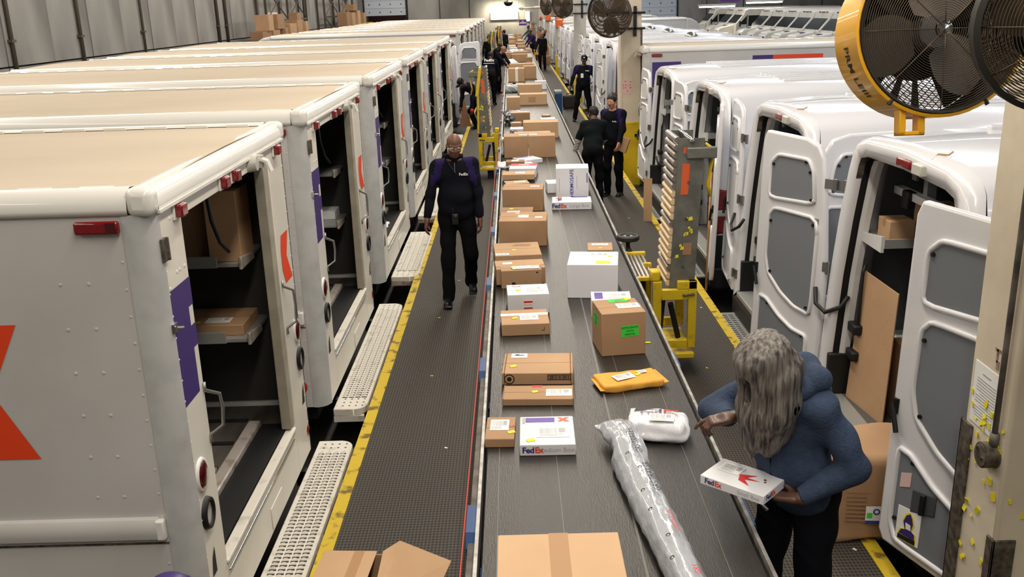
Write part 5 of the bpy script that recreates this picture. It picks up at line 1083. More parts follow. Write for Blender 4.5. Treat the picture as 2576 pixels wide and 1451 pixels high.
def head_sdf(c, R, sc=1., hairless=True):
    """face with brow, eye sockets, nose, lips, chin and ears; looks along R @ -y"""
    s = SDF(.02); P = lambda x, y, z: c+R@(V3(x, y, z)*sc); E = lambda x, y, z: V3(x, y, z)*sc
    s.ell(P(0, .012, .03), E(.074, .094, .088), R); s.ell(P(0, -.03, -.045), E(.055, .058, .066), R, .03); s.ell(P(0, -.058, -.088), E(.03, .028, .022), R, .02)
    for q in (-1, 1):
        s.ell(P(q*.042, -.052, -.022), E(.022, .022, .024), R, .02); s.cap(P(q*.05, -.066, .028), P(q*.012, -.083, .026), .009*sc, .008*sc, .012)
        s.ell(P(q*.0745, .012, -.008), E(.011, .02, .03), R, .008); s.sub(P(q*.031, -.088, .008), E(.016, .012, .011), R, .008)
        s.ell(P(q*.031, -.074, .008), E(.0125, .0115, .0105), R, .003, 1); s.ell(P(q*.031, -.0835, .0075), E(.0055, .004, .0055), R, .001, 2)
    s.cap(P(0, -.08, .018), P(0, -.102, -.022), .008*sc, .012*sc, .01); s.ell(P(.012, -.093, -.027), E(.009, .01, .008), R, .006); s.ell(P(-.012, -.093, -.027), E(.009, .01, .008), R, .006)
    s.ell(P(0, -.086, -.054), E(.024, .01, .0065), R, .003, 3); s.ell(P(0, -.083, -.066), E(.02, .01, .008), R, .003, 3)
    return s
def person(label, loc, rz, H=1.75, w=1., bend=.08, side=0., twist=0., feet=((-.1, 0), (.1, .02)), heel=(0, 0), hands=(None, None), elb=((-.3, .5, -.2), (.3, .5, -.2)), yaw=0., pitch=.15, tilt=0., skin='skin_dark', hair='hair_black', top='navy', panel=None, legs='trouser_black', shoe='shoe_black', q=1., curl=.35, palm=None, sleeve=None, belly=.0, cap=None, hairfn=None, hd=(None, None), fine_hands=False, zfeet=(0, 0), crouch=0., neck_f=0.):
    S = H/1.75; t = thing('person', label, 'person', loc, rz)
    hz = .92*S-crouch; fl = [V3(f[0], f[1], .085*S+h+z_) for f, h, z_ in zip(feet, heel, zfeet)]
    pc = V3((fl[0][0]+fl[1][0])/2, (fl[0][1]+fl[1][1])/2, hz+.04)
    B = rot('z', twist)@rot('y', side)@rot('x', bend)           # torso frame
    T = lambda x, y, z: pc+B@(V3(x, y, z)*S)
    hips = [pc+V3(-.092*S, 0, -.03), pc+V3(.092*S, 0, -.03)]
    kn = []
    for i in (0, 1):
        k_, a_ = ik(hips[i], fl[i], .43*S, .42*S, V3(.12*(2*i-1), -1, .0)); kn.append(k_); fl[i] = a_
    sh = [T(-.165*w, .005, .475), T(.165*w, .005, .475)]
    el = []; wr = []
    for i in (0, 1):
        g = hands[i] if hands[i] is not None else T(.24*(2*i-1)*w, -.05, -.06)
        e, w_ = ik(sh[i], V3(*g), .29*S, .255*S, V3(*elb[i])); el.append(e); wr.append(w_)
    nb = T(0, .01, .535); Hd = B@rot('z', yaw)@rot('y', tilt)@rot('x', pitch-bend*.55); hc = nb+B@(V3(0, -.02-neck_f, .07)*S)+Hd@(V3(0, -.015, .085)*S)
    h = .011*q
    # body: continuous figure under the clothes, with head, neck and hands
    s = SDF(.05); s.ell(T(0, .0, .40), V3(.14*w, .09, .17)*S, B); s.ell(T(0, 0, .12), V3(.13*w, .085, .16)*S, B); s.cap(nb-B@V3(0, 0, .05), nb*.35+(hc+Hd@V3(0, .02, -.06))*.65, .055*S, .052*S, .02)
    for i in (0, 1):
        s.chain([sh[i], el[i], wr[i]], [.042*S, .034*S, .026*S], .03); s.chain([hips[i], kn[i], fl[i]], [.07*S, .05*S, .038*S], .04)
    items = [(s, h*1.25), (head_sdf(hc, Hd, S*1.0), .0048*q if q < 1.5 else .009)]
    for i in (0, 1):
        hs = SDF(.01); dd = wr[i]-el[i]; d = V3(*hd[i]) if hd[i] is not None else dd; nm = V3(*palm[i]) if palm else V3(-(2*i-1), .15, .0)
        hand_sdf(hs, wr[i]+dd/np.linalg.norm(dd)*.012, d, nm, 1 if i == 0 else -1, curl if np.isscalar(curl) else curl[i], sc=S)
        items.append((hs, .0042 if fine_hands else .0062*q))
    sdf_part('body', items, [skin, 'eye_white', 'eye_dark', 'lip'], t)
    # trousers
    s = SDF(.06); s.ell(pc+V3(0, .01, .02), V3(.158*w, .12+belly*.4, .13)*S, k=.05)
    for i in (0, 1): s.chain([hips[i], kn[i], fl[i]+V3(0, .0, -.01)], [.093*S*w, .07*S, .062*S], .045)
    gr = np.random.default_rng(4); Kt = gr.normal(size=(6, 3))*18; pt = gr.random(6)*6.28
    sdf_part('trousers', [(s, h*1.1, lambda X: sum(.0022*np.sin(X@k_+p_) for k_, p_ in zip(Kt, pt)))], legs, t)
    # shoes
    for i in (0, 1):
        s = SDF(.02); f = fl[i]+V3(0, 0, -.085*S); hl = heel[i]; R = rot('x', min(hl*4.2, .7)); g = lambda x, y, z: f+V3(0, -.14*S, .02-hl*.3)+R@(V3(x, y+.14, z+.0)*S) if hl else f+V3(x, y, z+.02)*S
        o = .04*(2*i-1); s.cap(g(0, .03, .03), g(o*.6, -.13, .012), .041*S, .036*S); s.cap(g(0, .03, .02), g(0, .0, .08), .036*S, .042*S); s.rbox(g(o*.3, -.05, -.006), V3(.042, .125, .012)*S, .01, R, .008)
        sdf_part('shoe', [(s, .009*q)], shoe, t)
    # jacket: torso with clean hem and neckline, sleeves ending at the cuffs
    s = SDF(.06); s.ell(T(0, .005, .38), V3(.175*w, .118, .19)*S, B); s.ell(T(0, -.015-belly*.3, .16), V3(.165*w, .118+belly, .19)*S, B); s.cap(T(-.11*w, .005, .465), T(.11*w, .005, .465), .068*S, k=.05); s.cap(T(-.05, .016, .505), T(-.14*w, .005, .48), .05*S, .05*S, .05); s.cap(T(.05, .016, .505), T(.14*w, .005, .48), .05*S, .05*S, .05); s.ell(T(0, .0, .0), V3(.168*w, .128+belly*.5, .14)*S, B); s.cap(T(0, .018, .48), T(0, .012, .535), .075*S, .064*S, .03)
    pm_ = 1 if panel else 0
    for i in (0, 1):
        s.cap(sh[i], sh[i]*.5+el[i]*.5, .06*S*w**.5, .054*S, .06); 
        if panel: s.paint(T(.12*(2*i-1)*w, -.02, .56), T(.175*(2*i-1)*w, -.09, .32), .05*S, .03*S, 1)
    s.cut(T(0, 0, -.065), B@V3(0, 0, -1)); s.cut(T(0, -.01, .548), B@V3(0, -.35, 1))
    gr = np.random.default_rng(9); Kj = gr.normal(size=(8, 3))*16; pj = gr.random(8)*6.28; nz = lambda X: sum(.0028*np.sin(X@k_+p_) for k_, p_ in zip(Kj, pj))
    its = [(s, h, nz)]
    if sleeve is None:
        for i in (0, 1):
            s2 = SDF(.03); d = (wr[i]-el[i])/np.linalg.norm(wr[i]-el[i]); s2.chain([sh[i], el[i], wr[i]-d*.005], [.061*S, .052*S, .042*S], .04); s2.cut(wr[i]-d*.004, d); its.append((s2, h*.9, nz))
            if panel: s2.paint(sh[i]+V3(0, -.06, .05), sh[i]*.35+el[i]*.65+V3(0, -.06, 0), .05*S, .02*S, 1)
    else:
        for i in (0, 1): 
            s2 = SDF(.03); m_ = sh[i]*.25+el[i]*.75; d = (el[i]-sh[i])/np.linalg.norm(el[i]-sh[i]); s2.cap(sh[i], el[i], .063*S, .062*S); s2.cut(m_+d*.05, d); its.append((s2, h*.9, nz))
    jk = sdf_part('jacket' if sleeve is None else 't_shirt', its, [top]+([panel] if panel else []), t)
    if sleeve:
        for i in (0, 1):
            s2 = SDF(.03); d = (wr[i]-el[i])/np.linalg.norm(wr[i]-el[i]); s2.chain([sh[i]*.3+el[i]*.7, el[i], wr[i]+d*.03], [.054*S, .049*S, .039*S]); s2.cut(wr[i]+d*.02, d); sdf_part('sleeve', [(s2, h*.9, lambda X: .003*np.sin(X[..., 2]*150+X[..., 0]*40))], sleeve, t)
    # hair or cap
    Q = lambda x, y, z: hc+Hd@(V3(x, y, z)*S); E = lambda x, y, z: V3(x, y, z)*S
    if hairfn: hairfn(t, Q, E, Hd, S, T, B)
    elif hair:
        s = SDF(.015); s.ell(Q(0, .02, .04), E(.084, .1, .092), Hd); s.sub(Q(0, -.085, -.02), E(.075, .07, .075), Hd, .015); s.cut(Q(0, .02, -.035), Hd@V3(0, -.35, -1), .01)
        gr = np.random.default_rng(2); Kh = gr.normal(size=(8, 3))*90; ph_ = gr.random(8)*6.28
        sdf_part('hair', [(s, .007*q, lambda X: sum(.0018*np.sin(X@k_+p_) for k_, p_ in zip(Kh, ph_)))], hair, t)
    if cap:
        s = SDF(.01); s.ell(Q(0, .015, .045), E(.086, .104, .082), Hd); s.cut(Q(0, 0, .04), Hd@V3(0, .1, -1)); s.rbox(Q(0, -.12, .047), E(.062, .052, .006), .005, Hd@rot('x', -.15), .012)
        c_ = sdf_part('cap', [(s, .007*q)], cap, t); link('cap_badge', MB().prism([Q(-.02, -.092, .07), Q(.02, -.092, .07), Q(.02, -.085, .088), Q(-.02, -.085, .088)], Hd@V3(0, -.006, 0)).mesh('cap_badge', 'ink_white'), c_)
    t['pose'] = 1; del t['pose']
    return t, dict(T=T, B=B, Q=Q, hc=hc, Hd=Hd, sh=sh, el=el, wr=wr, fl=fl, S=S, jk=jk, pc=pc)
def on_chest(t, K, x, z, txt, size, m='ink_white', back=False, off=.135):
    B_ = K['B']; p = K['T'](x, (-off if not back else off), z); return text('jacket_logo', txt, size, frame(p, B_@V3(1 if not back else -1, 0, 0), B_@V3(0, 0, 1)), m, t, bold=.03)
def local(t_loc, rz, p):
    d = V3(*p)-V3(*t_loc); return rot('z', -rz)@d
# 1  man walking on the left walkway
loc = (-.645, 9.6, 0)
t, K = person('man with shaved head and glasses walking towards us on the left walkway', loc, math.radians(4), H=1.79, w=1.12, bend=-.01, feet=((-.1, -.1), (.15, .27)), heel=(0, .07), hands=((-.31, -.06, .84), (.27, -.03, .87)), elb=((-.6, .6, 0), (.6, .6, 0)), yaw=.12, pitch=.32, skin='skin_brown', hair=None, panel='navy_purple', q=.8, belly=.025, curl=.45, fine_hands=True)
Q, Hd = K['Q'], K['Hd']
gl = MB()
for s_ in (-1, 1):
    gl.tube([Q(s_*.031+.026*math.cos(a), -.1, .006+.016*math.sin(a)) for a in np.linspace(0, 2*PI, 15)], .0022, n=6); gl.tube([Q(s_*.057, -.098, .01), Q(s_*.076, -.03, .012), Q(s_*.08, .02, .005)], .002, n=6)
gl.tube([Q(-.006, -.103, .01), Q(.006, -.103, .01)], .002, n=6); part('glasses', gl, 'glasses', t, smooth=True)
on_chest(t, K, .085, .40, 'FedEx', .038, off=.128); part('zip_line', MB().tube([K['T'](0, -.12, .52), K['T'](0, -.135, .42)], .004, n=6), 'steel', t)
part('lanyard', MB().tube([K['T'](-.06, -.02, .57), K['T'](-.07, -.1, .53), K['T'](-.01, -.135, .44)], .004, n=6), 'black', t)
s = SDF(.01); s.rbox(K['T'](-.02, -.165, -.05), (.035, .022, .06), .012); rdo = sdf_part('belt_radio', [(s, .006)], 'black', t); part('radio_antenna', MB().cyl(K['T'](-.04, -.175, .0), K['T'](-.04, -.175, .07), .006, n=6), 'black', rdo); part('radio_clip', MB().box(*[v for p in zip(K['T'](-.03, -.19, -.02), K['T'](.0, -.186, .0)) for v in sorted(p)]), 'chrome', rdo)
s = SDF(.02); s.cap(K['T'](-.07, .0, .565), K['T'](0, -.055, .535), .022); s.cap(K['T'](.07, .0, .565), K['T'](0, -.055, .535), .022); s.cap(K['T'](-.07, .0, .565), K['T'](.07, .02, .57), .022); sdf_part('collar', [(s, .008)], 'navy', t)
# 2  woman with long grey hair at the right
loc = (1.21, 3.72, 0); rz = math.radians(-52); LW = lambda *p: local(loc, rz, p)
def long_hair(t, Q, E, Hd, S, T, B):
    s = SDF(.03); s.ell(Q(0, .02, .04), E(.092, .108, .098), Hd)
    g = np.random.default_rng(12)
    down = V3(0, 0, -1)
    for i in range(30):                       # thin locks falling from the crown over cheeks, back and shoulder
        a = -2.6+5.2*i/29; p0 = Q(.07*math.sin(a), .02-.08*math.cos(a), .06); p1 = Q(.092*math.sin(a), .01-.098*math.cos(a), -.04)
        L = .22+.1*g.random(); p2 = p1+down*L*.5+Hd@V3(.012*math.sin(a), -.008*math.cos(a), 0); p3 = p1+down*L+Hd@V3(-.01*math.sin(a), -.012*math.cos(a), 0)
        s.chain([p0, p1, p2, p3], [.021, .019, .015, .004], .05)
    s.sub(Q(.03, -.12, -.03), E(.022, .05, .06), Hd, .02)
    K_ = np.array([[190, 120, 6], [-140, 200, 8], [100, -240, 9], [280, 80, 7], [-80, 300, 6]], float)
    sdf_part('long_hair', [(s, .0065, lambda X: sum(.0008*np.sin(X@k_+i) for i, k_ in enumerate(K_)))], 'hair_grey', t)
t, K = person('woman with long grey hair in a blue hooded top, leaning to the belt', loc, rz, H=1.75, w=1.08, bend=.24, twist=-.05, feet=((-.13, .0), (.13, .05)), hands=(LW(.9, 3.72, 1.31), LW(1.16, 3.5, 1.035)), elb=((-.9, .3, -.5), (.8, .7, -.35)), yaw=-.35, pitch=.5, skin='skin_dark', top='hoodie_blue', legs='trouser_navy', q=.72, curl=((.3, .75, .85, .9), (.5, .55, .55, .55)), hd=(LW(.87-.98, 3.74-.02, 1.33-.2)-LW(.87, 3.74, 1.33)+0*LW(0, 0, 0), rot('z', -rz)@V3(-.75, .35, -.05)), palm=((.1, .2, -1), rot('z', -rz)@V3(-.1, .2, 1)), hairfn=long_hair, fine_hands=True, belly=.03, neck_f=.05)
T, B_ = K['T'], K['B']
s = SDF(.04); s.chain([T(-.1, -.03, .55), T(-.12, .06, .57), T(0, .12, .56), T(.12, .06, .57), T(.1, -.03, .55), T(.03, -.1, .5)], [.03, .045, .055, .045, .03, .02]); s.ell(T(0, .13, .46), (.12, .045, .1), B_); sdf_part('hood', [(s, .009)], 'hoodie_blue', t)
part('drawstring', MB().tube([T(-.05, -.11, .52), T(-.06, -.15, .4), T(-.065, -.16, .3)], .004, n=6), 'navy', t); part('zip_line', MB().tube([T(.0, -.118, .5), T(0, -.148, .3), T(0, -.165, .15), T(0, -.158, .0)], .0035, n=6), 'navy', t)
s = SDF(.02); s.cap(T(-.15, .02, -.055), T(.15, .02, -.055), .1); b_ = part('belt_tool', MB().cyl(T(-.1, -.16, -.05), T(-.08, -.17, .05), .008, n=8).cyl(T(-.08, -.16, -.03), T(-.04, -.17, -.05), .012, n=8), 'chrome', t, smooth=True)
part('reflective_band', MB().lathe([(.067, -.012), (.068, .012)], 16, Matrix.Translation(Vector(K["fl"][1]*.62+K["pc"]*.38))), 'reflective', t, smooth=True)
nf = K['wr'][0]
# the box she holds
hb = thing('courier_box', 'small white courier box held in the left hand of the grey-haired woman', 'box', (.945, 3.615, 1.035), math.radians(-42))
part('body', MB().box(-.15, .15, -.1, .1, 0, .042), 'card_white', hb, bevel=.003); logo(.034, frame((-.08, -.1012, .022), (1, 0, 0), (0, 0, 1)), hb); logo(.034, frame((.1512, -.03, .022), (0, 1, 0), (0, 0, 1)), hb); text('size_word', 'Small Box', .026, frame((.08, -.1012, .02), (1, 0, 0), (0, 0, 1)), 'ink_grey', hb)
part('red_scribble', MB().prism([(.0, -.04, .0425), (.06, -.06, .0425), (.02, -.02, .0425), (.08, .0, .0425), (.02, .0, .0425), (.05, .04, .0425), (-.02, .01, .0425)], (0, 0, .0006)), 'ink_red', hb); label_on(hb, -.07, .03, .1, .08, .042)
# 3  woman facing us by the yellow pillar
loc = (1.6, 15.15, 0)
t, K = person('woman with short dark hair in a purple-shouldered jacket facing us by the pillar', loc, math.radians(-28), H=1.63, w=.98, feet=((-.09, 0), (.1, .06)), hands=((-.2, -.1, .78), (.2, -.24, .9)), yaw=-.1, pitch=.12, skin='skin_light', panel='navy_purple', q=.9, curl=.6)
on_chest(t, K, .07, .36, 'FedEx', .03, off=.128)
pp = thing('kraft_parcel', 'flat kraft parcel in the hand of the woman facing us by the pillar', 'parcel', (1.7, 14.93, .76), math.radians(-30)); part('body', MB().box(-.09, .09, -.02, .02, 0, .24, mx=Matrix.Rotation(.35, 4, 'Y')), 'card_a', pp, bevel=.004)
# 4  woman seen from behind in a dark tee
loc = (1.2, 14.35, 0)
t, K = person('woman seen from behind in a dark tee with grey sleeves, bowed over the belt edge', loc, math.radians(172), H=1.56, w=1.02, bend=.42, feet=((-.12, .05), (.1, -.02)), hands=((-.12, -.45, .9), (.34, -.16, .64)), yaw=.1, pitch=.5, skin='skin_dark', top='tee_dark', sleeve='sleeve_grey', q=.9, curl=.4)
# 5  man in a cap, legs apart
loc = (1.94, 25.4, 0)
t, K = person('man in a dark cap with a white badge, standing with legs apart', loc, math.radians(-6), H=1.71, w=1.15, bend=.0, side=.06, feet=((-.28, -.05), (.16, .1)), hands=((-.42, -.12, .82), (.36, .0, .8)), yaw=.0, pitch=.2, panel='navy_purple', cap='navy', hair='hair_black', q=1.15, belly=.04)
on_chest(t, K, .1, .40, 'FedEx', .04, off=.15); bd = part('badge', MB().box(-.035, .035, -.004, 0, -.055, .055, mx=Matrix.Translation(Vector(K['T'](-.03, -.19, .27)))), 'paper', t)
# 6-9  workers along the left walkway
t, K = person('bent worker with FedEx on the back, head down between the step vans and belt', (-.72, 30.2, 0), math.radians(172), H=1.76, w=1.15, bend=.62, feet=((-.14, 0), (.14, .1)), hands=((-.25, -.5, .75), (.3, -.5, .75)), pitch=.5, cap='navy', q=1.3)
B_ = K['B']; p = K['T'](0, .145, .42); text('jacket_logo', 'FedEx', .13, frame(p, B_@V3(-1, 0, 0), B_@V3(0, 0, 1)), 'ink_white', t, bold=.03); part('reflective_band', MB().prism([K['T'](-.17, .14, .30), K['T'](.17, .14, .30), K['T'](.17, .14, .325), K['T'](-.17, .14, .325)], B_@V3(0, .004, 0)), 'reflective', t)
t, K = person('crouching worker in dark purple jacket reaching into a van, red glove', (-.87, 24.3, 0), math.radians(-50), H=1.74, w=1.1, bend=1.0, crouch=.1, feet=((-.14, 0), (.14, .1)), hands=((-.2, -.45, .55), (.22, -.4, .5)), pitch=.5, panel='navy_purple', cap='navy', q=1.3)
s = SDF(.02); s.ell(K['wr'][1]+V3(0, 0, -.05), (.05, .05, .06)); sdf_part('red_glove', [(s, .015)], 'red_gloss', t)
t, K = person('fair-haired worker leaning over the left edge of the belt', (-.52, 34.3, 0), math.radians(50), H=1.72, w=1.05, bend=.45, feet=((-.12, 0), (.12, .05)), hands=((-.1, -.6, .95), (.2, -.55, .9)), pitch=.5, skin='skin_light', hair='hair_blond', q=1.5)
t, K = person('tall worker in navy standing by the far step vans, looking up the aisle', (-.98, 42.0, 0), math.radians(20), H=1.8, w=1.15, feet=((-.1, 0), (.12, .05)), pitch=.05, skin='skin_dark', q=1.6)
t, K = person('worker with a lilac sleeve bending beside the belt', (-.72, 38.5, 0), math.radians(60), H=1.68, w=1.05, bend=.5, feet=((-.12, 0), (.12, .05)), hands=((-.2, -.4, .8), (.2, -.5, .8)), pitch=.4, sleeve='lilac', top='navy', q=1.6)
t, K = person('dark-clad worker far off, left of the belt by the far roller gate', (-.38, 53.0, 0), math.radians(160), H=1.74, feet=((-.1, 0), (.1, .05)), q=2.)
t, K = person('farthest worker on the left walkway, under the glaring lamp', (-.72, 60.0, 0), math.radians(40), H=1.76, bend=.2, feet=((-.1, 0), (.1, .05)), q=2.2)
# 10-14 workers along the right walkway
t, K = person('bald man in a long dark coat standing by the right roller gate', (1.45, 45.5, 0), math.radians(-20), H=1.74, w=1.1, bend=.1, feet=((-.1, 0), (.12, .05)), hands=((-.25, -.3, .95), (.25, -.1, .8)), pitch=.3, hair=None, skin='skin_brown', top='trouser_black', q=1.6)
t, K = person('worker in navy bending towards the right pillars', (1.6, 55.0, 0), math.radians(60), H=1.78, w=1.15, bend=.6, feet=((-.1, 0), (.12, .05)), pitch=.3, hair=None, skin='skin_brown', q=2.)
t, K = person('worker in purple-navy reaching over the right edge of the belt', (1.25, 52.0, 0), math.radians(-70), H=1.76, bend=.35, feet=((-.1, 0), (.12, .05)), hands=((-.2, -.5, .9), (.2, -.5, .9)), top='navy_purple', q=2.)
t, K = person('worker in a dark green jacket right of the far belt', (1.2, 63.0, 0), math.radians(-70), H=1.72, feet=((-.1, 0), (.1, .05)), hands=((-.2, -.5, .95), (.2, -.4, .9)), top='green_jacket', q=2.2)
t, K = person('worker in khaki behind the green-jacketed one, under the purple sign', (1.5, 66.0, 0), math.radians(-40), H=1.8, feet=((-.1, 0), (.1, .05)), top='khaki', q=2.2)
# ---------------------------------------------------------------- tipped-up roller conveyor gates beside the belt (local frame: origin on the walkway, side plate facing -y, rollers on the -x edge)
def roller_gate(label, loc, rz=0, n=20, mirror=1, tall=1.24):
    t = thing('roller_gate', label, 'roller conveyor', loc, rz, 'tipped-up roller gates beside the belt'); m = mirror; z0 = .76; lean = .055; W = .5
    X = lambda x, z: m*(x+lean*max(z-z0, 0)/tall)
    def pl(y): return [(X(0, z0), y, z0), (X(.2, z0), y, z0), (X(.2, z0+tall), y, z0+tall), (X(.0, z0+tall), y, z0+tall)]
    for y in (0, W):
        s = part('side_plate', MB().prism(pl(y), (0, .012, 0)), 'galvanised', t)
        part('plate_flange', MB().prism([(X(.2, z0), y, z0), (X(.2, z0), y+.04, z0), (X(.2, z0+tall), y+.04, z0+tall), (X(.2, z0+tall), y, z0+tall)], (m*.006, 0, 0)), 'galvanised', s)
        if y == 0:
            part('warning_label', MB().prism([(X(.04, 1.55), -.002, 1.55), (X(.1, 1.55), -.002, 1.55), (X(.1, 1.8), -.002, 1.8), (X(.04, 1.8), -.002, 1.8)], (0, .001, 0)), 'sticker_orange', s)
            part('warning_label', MB().prism([(X(.04, 1.88), -.002, 1.88), (X(.17, 1.88), -.002, 1.88), (X(.17, 1.93), -.002, 1.93), (X(.04, 1.93), -.002, 1.93)], (0, .001, 0)), 'sticker_orange', s)
            part('tape_patch', MB().prism([(X(.09, 1.05), -.002, 1.05), (X(.16, 1.05), -.002, 1.05), (X(.16, 1.15), -.002, 1.15), (X(.09, 1.15), -.002, 1.15)], (0, .001, 0)), 'card_c', s)
            mb = MB()
            for i in range(11):
                x_, z_ = .1+.06*rnd.random()+(.0 if i < 8 else -.06), 1.22+.14*rnd.random() if i < 8 else .85+.3*rnd.random(); q = rnd.uniform(.009, .018)
                mb.prism([(X(x_-q, z_), -.003, z_-q), (X(x_+q, z_), -.003, z_-q*.6), (X(x_+q*.8, z_), -.003, z_+q), (X(x_-q*.7, z_), -.003, z_+q*.8)], (0, .001, 0))
            o = part('yellow_scraps', mb, 'sticker_yellow', s); o['kind'] = 'stuff'
            for z_ in (.95, 1.35, 1.65): part('bolt', MB().cyl((X(.1, z_), -.008, z_), (X(.1, z_), 0, z_), .012, n=6), 'worn_steel', s)
    for i in range(n):
        z_ = z0+.03+tall*(i+.3)/n; p = (X(-.008, z_), .015, z_); q = (X(-.008, z_), W-.005, z_)
        part('roller', MB().cyl(p, q, .0245, n=12), 'roller_steel' if i > n*.6 or i in (2, 8) else 'roller_plastic', t, auto=True)
    part('top_bar', MB().cyl((X(.1, z0+tall), -.02, z0+tall-.01), (X(.1, z0+tall), W+.03, z0+tall-.01), .02, n=10), 'chrome', t, smooth=True)
    part('end_bracket', MB().box(*sorted((X(.08, 2)-.02*m, X(.3, 2))), -.03, .03, z0+tall-.16, z0+tall-.07), 'galvanised', t, bevel=.01)
    part('lift_handle', MB().tube([(X(.22, 1.9), .02, 1.95), (X(.3, 1.8), .05, 1.9), (X(.26, 1.7), .06, 1.62), (X(.29, 1.65), .06, 1.52)], .014), 'yellow_steel', t, smooth=True)
    # pivot frame
    for y in (-.06, W+.02):
        for b in ((-.14, -.07, .26, .84), (.15, .22, .26, .84), (-.07, .15, .68, .77), (-.07, .15, .26, .33), (.06, .22, .77, .84)):
            f = part('pivot_frame', MB().box(*sorted((m*b[0], m*b[1])), y, y+.05, b[2], b[3]), 'yellow_steel', t, bevel=.006)
    part('pivot_pin', MB().lathe([(.02, -.02), (.034, -.02), (.034, .0)], 14, frame((m*.15, -.06, .725), (1, 0, 0), (0, 0, 1))).cyl((m*.1, -.075, .725), (m*.2, -.075, .735), .01, n=8), 'worn_steel', t, auto=True)
    part('gas_strut', MB().cyl((m*-.04, .05, .68), (m*-.06, .1, .3), .022, n=10).cyl((m*.02, .05, .62), (m*.1, .1, .3), .024, n=10), 'frame_black', t, auto=True)
    part('foot_plate', MB().box(*sorted((m*-.13, m*.21)), -.08, W+.08, .17, .22), 'yellow_steel', t, bevel=.01); part('foot_post', MB().box(*sorted((m*-.03, m*.08)), .05, .2, 0, .18), 'frame_black', t)
    part('hinge_block', MB().box(*sorted((m*-.16, m*-.08)), -.05, .06, .84, .93), 'yellow_steel', t, bevel=.015)
    return t
GR = roller_gate('upright roller gate on a yellow frame right of the belt, orange labels on its plate', (1.25, 7.4, 0))
GL = roller_gate('upright roller gate on a yellow frame left of the belt, behind the walking man', (-.42, 17.0, 0), mirror=-1)
part('yellow_arm', MB().prism([(-.19, -.04, 1.5), (-.25, -.04, 1.5), (-.17, -.04, 2.0), (-.12, -.04, 2.0)], (0, .03, 0)), 'yellow_steel', GL, bevel=.004); part('yellow_arm', MB().cyl((-.2, -.03, 1.5), (-.22, -.03, .85), .02, n=8), 'yellow_steel', GL)
for lab, l, src in (('far upright roller gate on the left, among the far workers', (-.45, 50.5, 0), GL), ('upright roller gate with a yellow arm on the left, by the leaning workers', (-.62, 40.3, 0), GL), ('far upright roller gate on the right by the bald man', (1.25, 47.0, 0), GR), ('farthest upright roller gate right of the belt', (1.25, 61.0, 0), GR)):
    dup(src, l, label=lab)
t = thing('roller_spur', 'short roller spur with a black wheel on top, beside the belt by the right gate', 'roller conveyor', (1.095, 7.98, 0))
for x in (-.055, -.018, .018, .055): part('roller', MB().cyl((x, -.38, .8), (x, .36, .8), .017, n=10), 'roller_steel', t, auto=True)
part('yellow_bar', MB().box(-.09, .09, -.42, -.38, .785, .82), 'yellow_steel', t, bevel=.005); part('yellow_bar', MB().box(-.09, .09, .36, .42, .785, .83), 'yellow_steel', t, bevel=.005); part('support', MB().box(-.03, .03, -.1, .1, 0, .77), 'frame_black', t)
w_ = part('wheel', MB().lathe([(0, .9), (.07, .9), (.08, .905), (.1, .905), (.108, .915), (.108, .94), (.1, .95), (.075, .95), (.07, .942), (.02, .942), (.018, .955), (0, .955)], 24, Matrix.Translation((-.05, .55, 0))), 'rubber', t, auto=True); part('axle', MB().cyl((-.05, .55, .82), (-.05, .55, .9), .02, n=10).box(-.07, -.03, .4, .55, .8, .84), 'frame_black', t); part('hub', MB().cyl((-.05, .55, .942), (-.05, .55, .946), .045, n=16), 'steel', w_)
# ---------------------------------------------------------------- fans (local frame: blowing towards -y)
def guard(mb, R, n, y, bow, r=.0022, spokes=8, inner=.03):
    for i in range(n):
        q = inner+(R-inner)*i/(n-1); yy = y-bow*(1-(q/R)**2)
        mb.tube([(q*math.cos(a), yy, q*math.sin(a)) for a in np.linspace(0, 2*PI, 41)], r, n=4)
    for k in range(spokes):
        a = 2*PI*k/spokes; mb.tube([(q*math.cos(a), y-bow*(1-(q/R)**2)-.003, q*math.sin(a)) for q in np.linspace(inner, R, 6)], r*1.2, n=4)
    return mb
def blade_mb(R, w, n=3, ph=0., y=0.):
    out = []
    for k in range(n):
        a = ph+2*PI*k/n; mb = MB(); secs = []
        for q in np.linspace(.2, .94, 8):
            ww = w*math.sin(PI*min(max((q-.1)/.95, .12), .93))**.6; secs.append([Vector((q*R, y+.3*e*ww-.0, e*ww)) for e in (-1, -.4, .4, 1)])
        mb.loft(secs); mb.v = [Matrix.Rotation(-a, 4, 'Y') @ Vector(p) for p in mb.v]; out.append(mb)
    return out
